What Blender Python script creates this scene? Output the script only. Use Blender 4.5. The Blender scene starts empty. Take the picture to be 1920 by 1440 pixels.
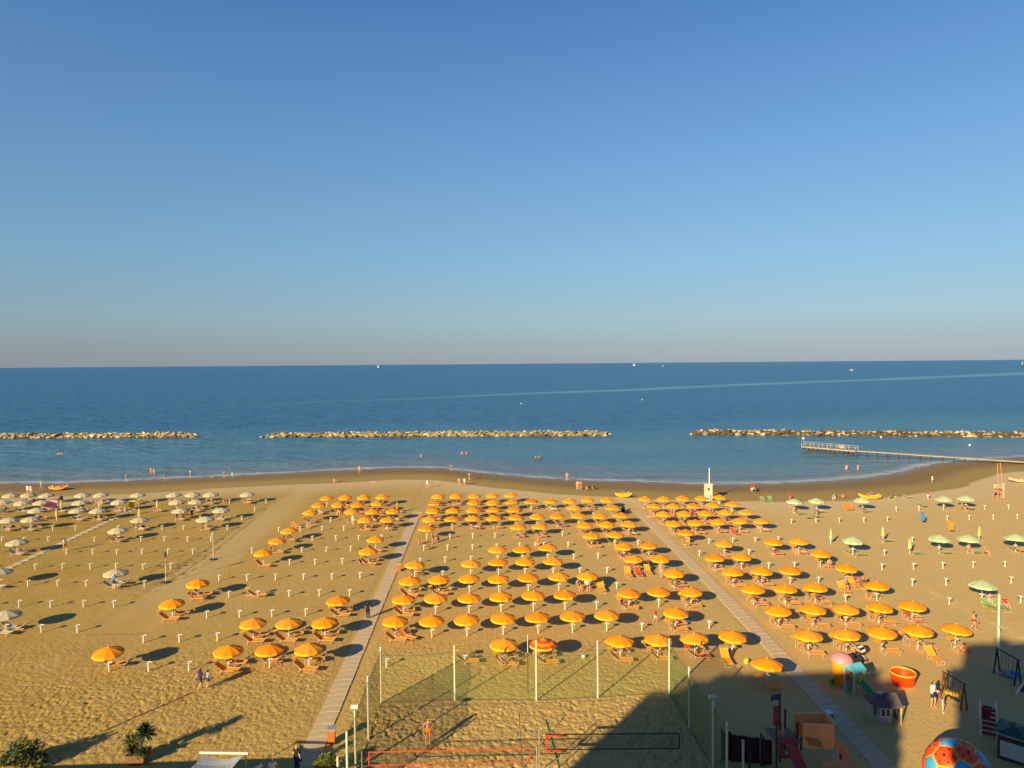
import bpy, bmesh, math, random
import numpy as np
from mathutils import Vector, Matrix, Euler

SC = bpy.context.scene
COL = SC.collection
R = math.radians
rnd = random.Random(7)

# ------------------------------------------------------------------ camera
# world: X runs along the shore, Y runs out to sea, Z is up; the camera stands on a hotel balcony
F, H = 1280.0, 24.0                    # focal length in pixels of the 1920 px photograph, height of the eye
PITCH, ROLL, YAW = math.atan(38.2 / F), 0.0080, R(2.5)
cam_d = bpy.data.cameras.new('camera')
cam = bpy.data.objects.new('camera', cam_d)
COL.objects.link(cam)
SC.camera = cam
cam_d.sensor_width = 36.0
cam_d.lens = 36.0 * F / 1920.0
cam_d.clip_start = 0.5
cam_d.clip_end = 150000.0
FW = Vector((math.sin(YAW) * math.cos(PITCH), math.cos(YAW) * math.cos(PITCH), -math.sin(PITCH)))
RT0 = Vector((math.cos(YAW), -math.sin(YAW), 0))
UP0 = RT0.cross(FW)
RT = RT0 * math.cos(ROLL) - UP0 * math.sin(ROLL)
UP = RT.cross(FW)
cam.matrix_world = Matrix(((RT.x, UP.x, -FW.x, 0), (RT.y, UP.y, -FW.y, 0), (RT.z, UP.z, -FW.z, H), (0, 0, 0, 1)))


def at(px, py, z=0.0):
    """ground point (at height z) seen at a pixel of the 1920x1440 photograph"""
    d = FW * F + RT * (px - 960.0) - UP * (py - 720.0)
    t = (z - H) / d.z
    return Vector((d.x * t, d.y * t, z))


# ------------------------------------------------------------------ sky, sun, exposure
SUN_AZ, SUN_EL = R(38.5), R(20.0)      # shadows fall towards +Y turned by SUN_AZ towards +X
SDIR = Vector((math.sin(SUN_AZ), math.cos(SUN_AZ)))
w = bpy.data.worlds.new('World')
SC.world = w
w.use_nodes = True
nt = w.node_tree
nt.nodes.clear()
wo = nt.nodes.new('ShaderNodeOutputWorld')
bg = nt.nodes.new('ShaderNodeBackground')
sk = nt.nodes.new('ShaderNodeTexSky')
sk.sky_type = 'NISHITA'
sk.sun_disc = False
sk.sun_elevation = SUN_EL
sk.sun_rotation = math.pi + SUN_AZ
sk.altitude = 20
sk.air_density = 1.0
sk.dust_density = 0.6
sk.ozone_density = 1.4
EXPO = 1.15
# clear sky: the Nishita sky, its whitish low band brought to the blue-grey haze of the photograph by elevation alone
wtc = nt.nodes.new('ShaderNodeTexCoord')
wsx = nt.nodes.new('ShaderNodeSeparateXYZ')
nt.links.new(wtc.outputs['Generated'], wsx.inputs[0])
wel = nt.nodes.new('ShaderNodeMath')
wel.operation = 'ARCSINE'
nt.links.new(wsx.outputs['Z'], wel.inputs[0])
wmr = nt.nodes.new('ShaderNodeMapRange')
wmr.inputs['From Max'].default_value = math.pi / 2
nt.links.new(wel.outputs[0], wmr.inputs['Value'])
rmp = nt.nodes.new('ShaderNodeValToRGB')
SKYC = [(0, (.29, .35, .43)), (1.5, (.295, .38, .455)), (3.7, (.30, .465, .56)), (8.1, (.24, .47, .69)), (16.6, (.155, .375, .69)), (27.5, (.076, .24, .565)), (50, (.024, .085, .27)), (90, (.014, .045, .16))]
while len(rmp.color_ramp.elements) < len(SKYC):
    rmp.color_ramp.elements.new(0.5)
for e, (dg, c) in zip(rmp.color_ramp.elements, SKYC):
    e.position = dg / 90.0
    e.color = (*[q * 0.5 for q in c], 1)
nt.links.new(wmr.outputs[0], rmp.inputs[0])
wsc = nt.nodes.new('ShaderNodeVectorMath')
wsc.operation = 'SCALE'
wsc.inputs['Scale'].default_value = 2.0 / 0.09 / 2 ** EXPO
nt.links.new(rmp.outputs[0], wsc.inputs[0])
# air scatters least at right angles to the sun (Rayleigh)
wdt = nt.nodes.new('ShaderNodeVectorMath')
wdt.operation = 'DOT_PRODUCT'
wdt.inputs[1].default_value = (math.sin(SUN_AZ) * math.cos(SUN_EL), math.cos(SUN_AZ) * math.cos(SUN_EL), -math.sin(SUN_EL))
nt.links.new(wtc.outputs['Generated'], wdt.inputs[0])
wsq = nt.nodes.new('ShaderNodeMath')
wsq.operation = 'POWER'
wsq.inputs[1].default_value = 2.0
nt.links.new(wdt.outputs['Value'], wsq.inputs[0])
wph = nt.nodes.new('ShaderNodeMath')
wph.operation = 'MULTIPLY_ADD'
wph.inputs[1].default_value = 0.40 * 2.0 / 0.09 / 2 ** EXPO
wph.inputs[2].default_value = 0.74 * 2.0 / 0.09 / 2 ** EXPO
nt.links.new(wsq.outputs[0], wph.inputs[0])
nt.links.new(wph.outputs[0], wsc.inputs['Scale'])
wmx = nt.nodes.new('ShaderNodeMix')
wmx.data_type = 'RGBA'
wmx.inputs['Factor'].default_value = 0.93
nt.links.new(sk.outputs[0], wmx.inputs['A'])
nt.links.new(wsc.outputs[0], wmx.inputs['B'])
nt.links.new(wmx.outputs['Result'], bg.inputs[0])
bg.inputs[1].default_value = 0.09
nt.links.new(bg.outputs[0], wo.inputs[0])
sun_d = bpy.data.lights.new('sun', 'SUN')
sun_d.energy = 4.2
sun_d.color = (1.0, 0.80, 0.42)
sun_d.angle = R(0.53)
sun = bpy.data.objects.new('sun', sun_d)
COL.objects.link(sun)
sun.rotation_euler = Vector((SDIR.x * math.cos(SUN_EL), SDIR.y * math.cos(SUN_EL), -math.sin(SUN_EL))).to_track_quat('-Z', 'Y').to_euler()
SC.view_settings.view_transform = 'Standard'
SC.view_settings.look = 'None'
SC.view_settings.gamma = 1.0
SC.view_settings.use_curve_mapping = False
SC.view_settings.exposure = EXPO
SC.cycles.use_denoising = True
SC.cycles.max_bounces = 6
SC.cycles.transparent_max_bounces = 12

# ------------------------------------------------------------------ materials
MATS = {}


def mat(name, col, rough=0.7, spec=0.3, var=0.0, scale=3.0, metal=0.0, stretch=None, col2=None):
    """principled material; var mixes in a procedural variation of the colour"""
    if name in MATS:
        return MATS[name]
    m = bpy.data.materials.new(name)
    m.use_nodes = True
    n = m.node_tree.nodes
    b = n['Principled BSDF']
    b.inputs['Base Color'].default_value = (*col, 1)
    b.inputs['Roughness'].default_value = rough
    b.inputs['Specular IOR Level'].default_value = spec
    b.inputs['Metallic'].default_value = metal
    if var or col2:
        tc = n.new('ShaderNodeTexCoord')
        mp = n.new('ShaderNodeMapping')
        if stretch:
            mp.inputs['Scale'].default_value = stretch
        nz = n.new('ShaderNodeTexNoise')
        nz.inputs['Scale'].default_value = scale
        nz.inputs['Detail'].default_value = 4
        mx = n.new('ShaderNodeMix')
        mx.data_type = 'RGBA'
        c2 = col2 or tuple(max(0, c * (1 - var)) for c in col)
        mx.inputs['A'].default_value = (*c2, 1)
        mx.inputs['B'].default_value = (*(tuple(min(1, c * (1 + var * .6)) for c in col) if not col2 else col), 1)
        mr = n.new('ShaderNodeMapRange')
        mr.inputs['From Min'].default_value = 0.35
        mr.inputs['From Max'].default_value = 0.65
        l = m.node_tree.links
        l.new(tc.outputs['Object'], mp.inputs[0])
        l.new(mp.outputs[0], nz.inputs['Vector'])
        l.new(nz.outputs['Fac'], mr.inputs['Value'])
        l.new(mr.outputs[0], mx.inputs['Factor'])
        l.new(mx.outputs['Result'], b.inputs['Base Color'])
    MATS[name] = m
    return m


def netting(name, col, alpha):
    """fine netting: threads far below a pixel, so a share of the light passes straight through"""
    m = bpy.data.materials.new(name)
    m.use_nodes = True
    n, l = m.node_tree.nodes, m.node_tree.links
    b = n['Principled BSDF']
    b.inputs['Base Color'].default_value = (*col, 1)
    b.inputs['Roughness'].default_value = 0.8
    b.inputs['Alpha'].default_value = alpha
    nz = n.new('ShaderNodeTexNoise')
    nz.inputs['Scale'].default_value = 1.3
    mr = n.new('ShaderNodeMapRange')
    mr.inputs['To Min'].default_value = alpha * 0.8
    mr.inputs['To Max'].default_value = alpha * 1.2
    l.new(nz.outputs['Fac'], mr.inputs['Value'])
    l.new(mr.outputs[0], b.inputs['Alpha'])
    MATS[name] = m
    return m


orange = mat('orange_fabric', (0.86, 0.255, 0.004), 0.75, 0.25, 0.10, 2.0)
orange_trim = mat('orange_yellow_trim', (0.88, 0.36, 0.008), 0.75, 0.25)
orange_seat = mat('orange_sling', (0.88, 0.31, 0.014), 0.75, 0.2, 0.12, 2.0)
red_seat = mat('red_sling', (0.62, 0.07, 0.015), 0.75, 0.2, 0.1, 2.0)
red_stripe = mat('red_stripe_fabric', (0.58, 0.06, 0.02), 0.75, 0.25)
cream = mat('cream_fabric', (0.47, 0.41, 0.29), 0.8, 0.2, 0.12, 2.0)
palegreen = mat('pale_green_fabric', (0.40, 0.46, 0.27), 0.8, 0.2, 0.12, 2.0)
green_seat = mat('green_sling', (0.16, 0.36, 0.10), 0.75, 0.2, 0.1, 2.0)
white_pl = mat('white_plastic', (0.66, 0.62, 0.54), 0.5, 0.4, 0.08, 4.0)
white_pt = mat('white_paint', (0.60, 0.56, 0.44), 0.55, 0.3, 0.12, 5.0)
steel = mat('galvanised_steel', (0.45, 0.45, 0.44), 0.45, 0.5, 0.1, 6.0, metal=0.5)
dark = mat('dark_metal', (0.03, 0.03, 0.035), 0.5, 0.4)
wood = mat('brown_wood', (0.20, 0.085, 0.035), 0.75, 0.2, 0.3, 6.0, stretch=(1, 1, .2))
rust = mat('orange_brown_wood', (0.50, 0.15, 0.03), 0.7, 0.2, 0.2, 6.0)
slab_m = mat('walkway_concrete', (0.53, 0.40, 0.26), 0.9, 0.1, 0.10, 1.3)
slab_w = mat('pale_concrete', (0.50, 0.42, 0.30), 0.9, 0.1, 0.15, 1.3)
wallm = mat('cream_render', (0.62, 0.56, 0.46), 0.9, 0.1, 0.1, 0.6)
green_net = netting('green_netting', (0.05, 0.165, 0.025), 0.42)
back_net = netting('fine_green_netting', (0.20, 0.25, 0.025), 0.15)
ball_net = netting('black_netting', (0.02, 0.02, 0.02), 0.16)
red_tape = mat('red_tape', (0.50, 0.05, 0.018), 0.7, 0.2)
black_tape = mat('black_tape', (0.02, 0.02, 0.022), 0.7, 0.2)
leaf_d = mat('dark_leaf', (0.038, 0.058, 0.020), 0.6, 0.3, 0.35, 4.0)
leaf_y = mat('yellow_leaf', (0.17, 0.16, 0.03), 0.6, 0.3, 0.3, 4.0)
bark = mat('bark', (0.13, 0.085, 0.05), 0.9, 0.1, 0.3, 6.0)
skin = [mat('skin_tan', (0.52, 0.25, 0.14), 0.55, 0.35), mat('skin_light', (0.66, 0.40, 0.28), 0.55, 0.35), mat('skin_brown', (0.34, 0.15, 0.075), 0.55, 0.35)]
CL = {
    'black': (0.02, 0.02, 0.025), 'white': (0.75, 0.73, 0.70), 'red': (0.55, 0.03, 0.03), 'navy': (0.025, 0.035, 0.12), 'blue': (0.06, 0.17, 0.42),
    'pink': (0.75, 0.30, 0.36), 'orange': (0.75, 0.20, 0.02), 'green': (0.06, 0.25, 0.09), 'yellow': (0.75, 0.48, 0.04), 'grey': (0.30, 0.30, 0.32),
    'turquoise': (0.05, 0.36, 0.42), 'brown': (0.12, 0.06, 0.03), 'purple': (0.20, 0.06, 0.26), 'maroon': (0.25, 0.03, 0.04)}


def cloth(c):
    return mat('cloth_' + c, CL[c], 0.85, 0.15)


HAIR = {'dark': mat('hair_dark', (0.025, 0.016, 0.012), 0.6), 'brown': mat('hair_brown', (0.09, 0.045, 0.022), 0.6), 'fair': mat('hair_fair', (0.40, 0.27, 0.12), 0.6), 'grey': mat('hair_grey', (0.42, 0.40, 0.38), 0.6)}


# ------------------------------------------------------------------ mesh helpers
class MB:
    def __init__(s):
        s.v, s.f, s.m = [], [], []

    def face(s, pts, mi=0):
        b = len(s.v)
        s.v += [tuple(p) for p in pts]
        s.f.append(tuple(range(b, b + len(pts))))
        s.m.append(mi)

    def grid(s, rows, closed=False, mi=0):
        b = len(s.v)
        n = len(rows[0])
        for r in rows:
            s.v += [tuple(p) for p in r]
        for i in range(len(rows) - 1):
            for j in range(n if closed else n - 1):
                k = (j + 1) % n
                s.f.append((b + i * n + j, b + i * n + k, b + (i + 1) * n + k, b + (i + 1) * n + j))
                s.m.append(mi)
        return b

    def box(s, c, d, rz=0.0, rx=0.0, ry=0.0, mi=0):
        e = Euler((rx, ry, rz)).to_matrix()
        p = [Vector(c) + e @ Vector((sx * d[0] / 2, sy * d[1] / 2, sz * d[2] / 2)) for sz in (-1, 1) for sy in (-1, 1) for sx in (-1, 1)]
        b = len(s.v)
        s.v += [tuple(q) for q in p]
        for f in ((0, 2, 3, 1), (4, 5, 7, 6), (0, 1, 5, 4), (2, 6, 7, 3), (0, 4, 6, 2), (1, 3, 7, 5)):
            s.f.append(tuple(b + i for i in f))
            s.m.append(mi)
        return s

    def tube(s, a, b, r, n=8, r2=None, mi=0):
        a, b = Vector(a), Vector(b)
        d = (b - a).normalized()
        x = d.orthogonal().normalized()
        y = d.cross(x)
        r2 = r if r2 is None else r2
        ra = [a + (x * math.cos(t) + y * math.sin(t)) * r for t in (2 * math.pi * i / n for i in range(n))]
        rb = [b + (x * math.cos(t) + y * math.sin(t)) * r2 for t in (2 * math.pi * i / n for i in range(n))]
        s.grid([ra, rb], True, mi)
        s.face(list(reversed(ra)), mi)
        s.face(rb, mi)
        return s

    def path(s, pts, r, n=6, mi=0):
        for a, b in zip(pts[:-1], pts[1:]):
            s.tube(a, b, r, n, mi=mi)
        return s

    def lathe(s, prof, n=12, c=(0, 0, 0), mi=0, caps=True):
        rows = [[(c[0] + r * math.cos(2 * math.pi * i / n), c[1] + r * math.sin(2 * math.pi * i / n), c[2] + z) for i in range(n)] for r, z in prof]
        s.grid(rows, True, mi)
        if caps:
            s.face(list(reversed(rows[0])), mi)
            s.face(rows[-1], mi)
        return s

    def mesh(s, name, mats, smooth=False):
        me = bpy.data.meshes.new(name)
        me.from_pydata(s.v, [], s.f)
        for q in (mats if isinstance(mats, (list, tuple)) else [mats]):
            me.materials.append(q)
        if any(s.m):
            me.polygons.foreach_set('material_index', s.m)
        if smooth:
            me.polygons.foreach_set('use_smooth', [True] * len(me.polygons))
        me.update()
        return me

    def build(s, name, mats, parent=None, smooth=False):
        return add(name, s.mesh(name, mats, smooth), parent)


def add(name, data, parent=None, loc=None):
    o = bpy.data.objects.new(name, data)
    COL.objects.link(o)
    if parent is not None:
        o.parent = parent
    if loc is not None:
        o.location = loc
    return o


def tag(o, label=None, cat=None, group=None, kind=None):
    for k, v in (('label', label), ('category', cat), ('group', group), ('kind', kind)):
        if v:
            o[k] = v
        elif k in o:
            del o[k]
    return o


def thing(name, label, cat, loc=(0, 0, 0), rz=0.0, group=None):
    o = add(name, None, None, loc)
    o.empty_display_size = 0.2
    o.rotation_euler = (0, 0, rz)
    return tag(o, label, cat, group)


def kids(o):
    return [c for c in TREE.get(o.name, [])]


TREE = {}


def note(o):
    """remember the children of a prototype, so that copies need no search"""
    TREE[o.name] = [c for c in COL.objects if c.parent == o]
    for c in TREE[o.name]:
        TREE[c.name] = [d for d in COL.objects if d.parent == c]
    return o


FIRST = set()


def put(proto, loc, rz=0.0, label=None, group=None, scale=None, swap=None):
    """place a prototype the first time, copies of it and of its parts afterwards"""
    if proto.name not in FIRST:
        FIRST.add(proto.name)
        o = proto
    else:
        o = proto.copy()
        COL.objects.link(o)
        for c in kids(proto):
            d = c.copy()
            COL.objects.link(d)
            d.parent = o
            for g in kids(c):
                e = g.copy()
                COL.objects.link(e)
                e.parent = d
    o.location = loc
    o.rotation_euler = (0, 0, rz)
    if scale:
        o.scale = (scale,) * 3 if not isinstance(scale, tuple) else scale
    if label:
        o['label'] = label
    if group:
        o['group'] = group
    return o


# ------------------------------------------------------------------ terrain
SHORE_PX = [(-260, 908), (0, 907), (100, 907), (200, 903), (300, 899), (400, 894), (500, 889), (600, 884), (700, 879), (760, 877), (820, 878), (870, 883), (930, 890), (1000, 896), (1060, 900), (1130, 902), (1200, 904),
            (1300, 908), (1400, 908), (1480, 906), (1560, 902), (1640, 894), (1690, 886), (1730, 875), (1760, 869), (1830, 863), (1920, 857), (2200, 840)]
SEA_Z = -0.30
sp = [at(x, y, SEA_Z) for x, y in SHORE_PX]
SHX = np.array([-900.0] + [p.x for p in sp] + [1200.0])
SHY = np.array([sp[0].y] + [p.y for p in sp] + [sp[-1].y])


def shore_y(x):
    return np.interp(x, SHX, SHY)


def vnoise(x, y, seed):
    """smooth value noise on arrays"""
    xi, yi = np.floor(x).astype(np.int64), np.floor(y).astype(np.int64)
    fx, fy = x - xi, y - yi
    fx, fy = fx * fx * (3 - 2 * fx), fy * fy * (3 - 2 * fy)

    def h(a, b):
        k = (a * 374761393 + b * 668265263 + seed * 1274126177) & 0x7fffffff
        k = ((k ^ (k >> 13)) * 1103515245) & 0x7fffffff
        return ((k ^ (k >> 16)) & 0xffff) / 65535.0
    return (h(xi, yi) * (1 - fx) + h(xi + 1, yi) * fx) * (1 - fy) + (h(xi, yi + 1) * (1 - fx) + h(xi + 1, yi + 1) * fx) * fy


def beach_z(X, Y):
    s = shore_y(X) - Y                       # metres landward of the water's edge
    z = np.where(s > 9, 0.0, np.where(s > 0, -(9 - s) / 9 * 0.30, -0.30 + s * 0.06))
    return np.maximum(z, -2.2), s


def axis(parts):
    out = []
    for a, b, st in parts:
        out += list(np.arange(a, b, st))
    out.append(parts[-1][1])
    return np.array(out)


def sheet(name, xs, ys, zf, attrs, material):
    X, Y = np.meshgrid(xs, ys)
    Z, A = zf(X, Y)
    nx, ny = len(xs), len(ys)
    co = np.stack([X, Y, Z], -1).reshape(-1, 3).astype(np.float32)
    i = np.arange(nx * ny).reshape(ny, nx)
    q = np.stack([i[:-1, :-1], i[:-1, 1:], i[1:, 1:], i[1:, :-1]], -1).reshape(-1, 4).astype(np.int32)
    me = bpy.data.meshes.new(name)
    me.vertices.add(len(co))
    me.vertices.foreach_set('co', co.ravel())
    me.loops.add(q.size)
    me.loops.foreach_set('vertex_index', q.ravel())
    me.polygons.add(len(q))
    me.polygons.foreach_set('loop_start', np.arange(0, q.size, 4, dtype=np.int32))
    me.polygons.foreach_set('loop_total', np.full(len(q), 4, dtype=np.int32))
    me.polygons.foreach_set('use_smooth', np.ones(len(q), dtype=bool))
    for k, v in A.items():
        a = me.attributes.new(k, 'FLOAT', 'POINT')
        a.data.foreach_set('value', v.ravel().astype(np.float32))
    me.materials.append(material)
    me.update()
    me.validate()
    return add(name, me)


class NT:
    """small shader node helper"""

    def __init__(s, name):
        s.m = bpy.data.materials.new(name)
        s.m.use_nodes = True
        s.n, s.l = s.m.node_tree.nodes, s.m.node_tree.links
        s.b = s.n['Principled BSDF']

    def new(s, t, ins=None, **kw):
        n = s.n.new(t)
        for k, v in kw.items():
            setattr(n, k, v)
        for k, v in (ins or {}).items():
            if isinstance(v, bpy.types.NodeSocket):
                s.l.new(v, n.inputs[k])
            else:
                n.inputs[k].default_value = v
        return n

    def math(s, op, a, b=0.0, c=None):
        n = s.new('ShaderNodeMath', {0: a, 1: b}, operation=op)
        if c is not None:
            n.inputs[2].default_value = c
        return n.outputs[0]

    def rng(s, v, a, b, c=0.0, d=1.0, smooth=False):
        return s.new('ShaderNodeMapRange', {'Value': v, 'From Min': a, 'From Max': b, 'To Min': c, 'To Max': d}, interpolation_type='SMOOTHSTEP' if smooth else 'LINEAR').outputs[0]

    def mix(s, f, a, b):
        n = s.new('ShaderNodeMix', None, data_type='RGBA')
        for k, v in (('Factor', f), ('A', a), ('B', b)):
            if isinstance(v, bpy.types.NodeSocket):
                s.l.new(v, n.inputs[k])
            else:
                n.inputs[k].default_value = (*v, 1) if isinstance(v, tuple) else v
        return n.outputs['Result']

    def noise(s, vec, scale, detail=3.0, rough=0.5):
        return s.new('ShaderNodeTexNoise', {'Vector': vec, 'Scale': scale, 'Detail': detail, 'Roughness': rough}).outputs['Fac']


# --- sand
t = NT('sand')
pos = t.new('ShaderNodeTexCoord').outputs['Object']
sa = t.new('ShaderNodeAttribute', None, attribute_name='shore').outputs['Fac']
ta = t.new('ShaderNodeAttribute', None, attribute_name='track').outputs['Fac']
n1 = t.noise(pos, 0.035, 3)
n2 = t.noise(pos, 0.35, 4, 0.6)
n3 = t.noise(pos, 3.2, 5, 0.65)
n4 = t.noise(pos, 11.0, 3, 0.6)
sx = t.new('ShaderNodeSeparateXYZ', {0: pos})
warm = t.rng(t.math('ADD', sx.outputs['X'], t.math('MULTIPLY', n1, 60.0)), -30, 85, 0, 1)
base = t.mix(warm, (0.335, 0.212, 0.036), (0.60, 0.405, 0.172))
base = t.mix(t.rng(n2, 0.3, 0.75), base, t.mix(0.4, base, (0.52, 0.36, 0.14)))
base = t.mix(t.rng(n3, 0.56, 0.75, 0, 0.55), base, (0.26, 0.155, 0.04))
base = t.mix(t.rng(n4, 0.58, 0.75, 0, 0.55), base, (0.20, 0.12, 0.035))
smod = t.math('ADD', sa, t.math('MULTIPLY', t.math('SUBTRACT', t.noise(pos, 0.05, 4), 0.5), 7.0))
base = t.mix(t.rng(smod, 20, 34, 0.6, 0, True), base, (0.58, 0.45, 0.28))      # raked dry strip above the berm
base = t.mix(t.rng(smod, 17.8, 19.2, 1, 0, True), base, (0.33, 0.225, 0.075))     # damp sand
base = t.mix(t.rng(smod, 8, 14.5, 1, 0, True), base, (0.225, 0.145, 0.06))       # wet sand
la = t.new('ShaderNodeAttribute', None, attribute_name='lane').outputs['Fac']
base = t.mix(t.math('MULTIPLY', la, 0.45), base, (0.52, 0.39, 0.21))
base = t.mix(t.math('MULTIPLY', t.rng(ta, 0.12, 0.7, 0, 0.9), t.rng(t.noise(pos, 1.6, 4, 0.65), 0.42, 0.62)), base, (0.17, 0.105, 0.035))
t.l.new(base, t.b.inputs['Base Color'])
t.l.new(t.rng(sa, 0, 7, 0.32, 0.92), t.b.inputs['Roughness'])
t.b.inputs['Specular IOR Level'].default_value = 0.25
vor = t.new('ShaderNodeTexVoronoi', {'Vector': pos, 'Scale': 1.9, 'Randomness': 1.0}, feature='SMOOTH_F1').outputs['Distance']
hgt = t.math('ADD', t.math('MULTIPLY', n3, 0.10), t.math('ADD', t.math('MULTIPLY', n4, 0.03), t.math('MULTIPLY', vor, 0.05)))
rel = t.rng(sa, 2, 22, 0.0, 1.0)
ra_ = t.new('ShaderNodeAttribute', None, attribute_name='rough').outputs['Fac']
bp = t.new('ShaderNodeBump', {'Height': t.math('MULTIPLY', hgt, t.math('MULTIPLY', rel, ra_)), 'Distance': 1.0, 'Strength': 0.8})
t.l.new(bp.outputs[0], t.b.inputs['Normal'])
SAND = t.m


def sand_z(X, Y):
    z, s = beach_z(X, Y)
    court = ((X > -7.6) & (X < 13.5) & (Y < 47.6)).astype(float)
    near = np.clip((64 - Y) / 14, 0.15, 1.0)
    walk = np.maximum(np.exp(-((X + 10.7) / 1.2) ** 4), np.exp(-((X - 24.6) / 1.2) ** 4))
    play = np.clip((X - 13.6) / 1.5, 0, 1) * np.clip((60 - Y) / 6, 0, 1)
    amp = (near * 0.75 + court * 0.65) * (1 - walk) * (1 - 0.8 * play)
    # footprints: sharp little hollows plus lumps
    wx = 0.5 * vnoise(X * 0.9, Y * 0.9, 5)
    a = vnoise(X * 6.3 + Y * 1.7 + wx, Y * 3.9 - X * 1.1 + wx, 1)
    b = vnoise(X * 8.0 - Y * 2.3 + wx + 9, Y * 4.6 + X * 1.9, 2)
    c = vnoise(X * 0.6, Y * 0.6, 3)
    patch = 0.55 + 0.9 * np.clip(vnoise(X * 0.16, Y * 0.2, 4) - 0.2, 0, 1)
    hgt = (-0.20 * np.clip(a - 0.58, 0, 0.3) - 0.17 * np.clip(b - 0.55, 0, 0.4) + 0.012 * (c - 0.5)) * patch
    fine = ((Y < 74) & (Y > 30) & (X > -46) & (X < 46)).astype(float)
    # tyre ruts
    tx = -35.6 + 0.25 * np.sin(Y * 0.16) - 0.012 * (Y - 80)
    rut = (np.exp(-((X - tx - 0.6) / 0.27) ** 2) + np.exp(-((X - tx + 0.6) / 0.27) ** 2)) * np.clip((Y - 74) / 8, 0, 1) * np.clip((114 - Y) / 8, 0, 1) * (0.35 + vnoise(X * 1.6, Y * 1.6, 11))
    turn = np.exp(-((X + 36.6) / 3.4) ** 2 - ((Y - 82) / 9.0) ** 2) * (vnoise(X * 1.7, Y * 1.5, 12) > 0.52) * 0.85
    # paler compacted lane is just smoother
    lane = np.exp(-((X + 33.4 + 0.012 * (Y - 80)) / 2.6) ** 4) * (Y > 62)
    tr = np.clip(rut * 0.7 + turn, 0, 1)
    z = z + hgt * amp * fine - 0.05 * tr
    rough = np.clip(0.35 + 0.9 * near + 0.5 * court - 0.8 * lane - 0.9 * walk - 0.9 * play, 0.05, 2)
    return z, {'shore': s, 'track': tr, 'rough': rough, 'lane': lane * np.clip((Y - 62) / 14, 0, 1) * np.clip((s - 19) / 5, 0, 1)}


xs = axis([(-420, -120, 12), (-120, -46, 1.0), (-46, 46, 0.09), (46, 150, 1.2), (150, 420, 12)])
ys = axis([(-60, 30, 6), (30, 36, 1), (36, 60, 0.09), (60, 74, 0.25), (74, 180, 0.8), (180, 300, 10)])
tag(sheet('sand_beach', xs, ys, sand_z, None, SAND), 'golden sand beach trampled with footprints', 'sand', kind='structure')

# --- sea
t = NT('sea_water')
pos = t.new('ShaderNodeTexCoord').outputs['Object']
sa = t.new('ShaderNodeAttribute', None, attribute_name='shore').outputs['Fac']      # metres seaward of the edge
ca = t.new('ShaderNodeAttribute', None, attribute_name='calm').outputs['Fac']
ssx = t.new('ShaderNodeSeparateXYZ', {0: pos})
WA_, WB_ = at(470, 758), at(2000, 697)                               # slick left by a passing boat
wd_ = (WB_ - WA_)
wl_ = math.hypot(wd_.x, wd_.y)
al_ = t.math('ADD', t.math('MULTIPLY', ssx.outputs['X'], wd_.x / wl_), t.math('ADD', t.math('MULTIPLY', ssx.outputs['Y'], wd_.y / wl_), -(WA_.x * wd_.x + WA_.y * wd_.y) / wl_))
ds_ = t.math('ADD', t.math('MULTIPLY', ssx.outputs['X'], wd_.y / wl_), t.math('ADD', t.math('MULTIPLY', ssx.outputs['Y'], -wd_.x / wl_), -(WA_.x * wd_.y - WA_.y * wd_.x) / wl_))
ds_ = t.math('ADD', ds_, t.math('MULTIPLY', t.math('SUBTRACT', t.noise(pos, 0.006, 3), 0.5), 60.0))
wr_ = t.math('DIVIDE', t.math('ABSOLUTE', ds_), t.math('MAXIMUM', t.math('ADD', t.math('MULTIPLY', al_, 0.026), 9.0), 6.0))
wa = t.math('MULTIPLY', t.rng(wr_, 0.3, 1.5, 1, 0, True), t.math('MULTIPLY', t.rng(al_, -40, 260, 0, 1), t.rng(t.noise(pos, 0.02, 3), 0.3, 0.6, 0.45, 1)))
mp1 = t.new('ShaderNodeMapping', {'Vector': pos, 'Scale': (0.55, 1.0, 1.0)}).outputs[0]
mp2 = t.new('ShaderNodeMapping', {'Vector': pos, 'Scale': (0.25, 1.0, 1.0)}).outputs[0]
big = t.noise(mp2, 0.011, 4, 0.55)
band = t.noise(mp2, 0.05, 3, 0.55)
deep = t.mix(t.rng(big, 0.35, 0.65), (0.003, 0.066, 0.205), (0.006, 0.090, 0.240))
shal = t.mix(t.rng(band, 0.35, 0.65), (0.048, 0.148, 0.235), (0.064, 0.172, 0.262))
colr = t.mix(t.rng(sa, 70, 150, 0, 1, True), shal, deep)
colr = t.mix(t.rng(sa, 1, 34, 1, 0, True), colr, (0.15, 0.185, 0.215))
chop = t.math('MULTIPLY', t.rng(t.noise(mp1, 0.22, 3, 0.6), 0.36, 0.64), t.rng(ca, 0, 0.6, 1, 0.25))
colr = t.mix(t.math('MULTIPLY', chop, 0.75), colr, (0.034, 0.158, 0.315))
colr = t.mix(t.math('MULTIPLY', wa, 0.8), colr, (0.12, 0.28, 0.40))
edge = t.math('ADD', sa, t.math('MULTIPLY', t.math('SUBTRACT', t.noise(pos, 0.35, 3), 0.5), 3.0))
foam = t.math('MULTIPLY', t.rng(edge, -0.6, 0.3, 0, 1, True), t.rng(edge, 1.8, 4.2, 1, 0, True))
colr = t.mix(t.math('MULTIPLY', foam, 0.7), colr, (0.40, 0.40, 0.44))
swash = t.math('MULTIPLY', t.rng(edge, 5.5, 6.2, 0, 1, True), t.rng(edge, 6.6, 8.4, 1, 0, True))
colr = t.mix(t.math('MULTIPLY', swash, t.rng(t.noise(mp2, 0.08, 3), 0.45, 0.6, 0, 0.5)), colr, (0.06, 0.07, 0.09))
t.l.new(colr, t.b.inputs['Base Color'])
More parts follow.
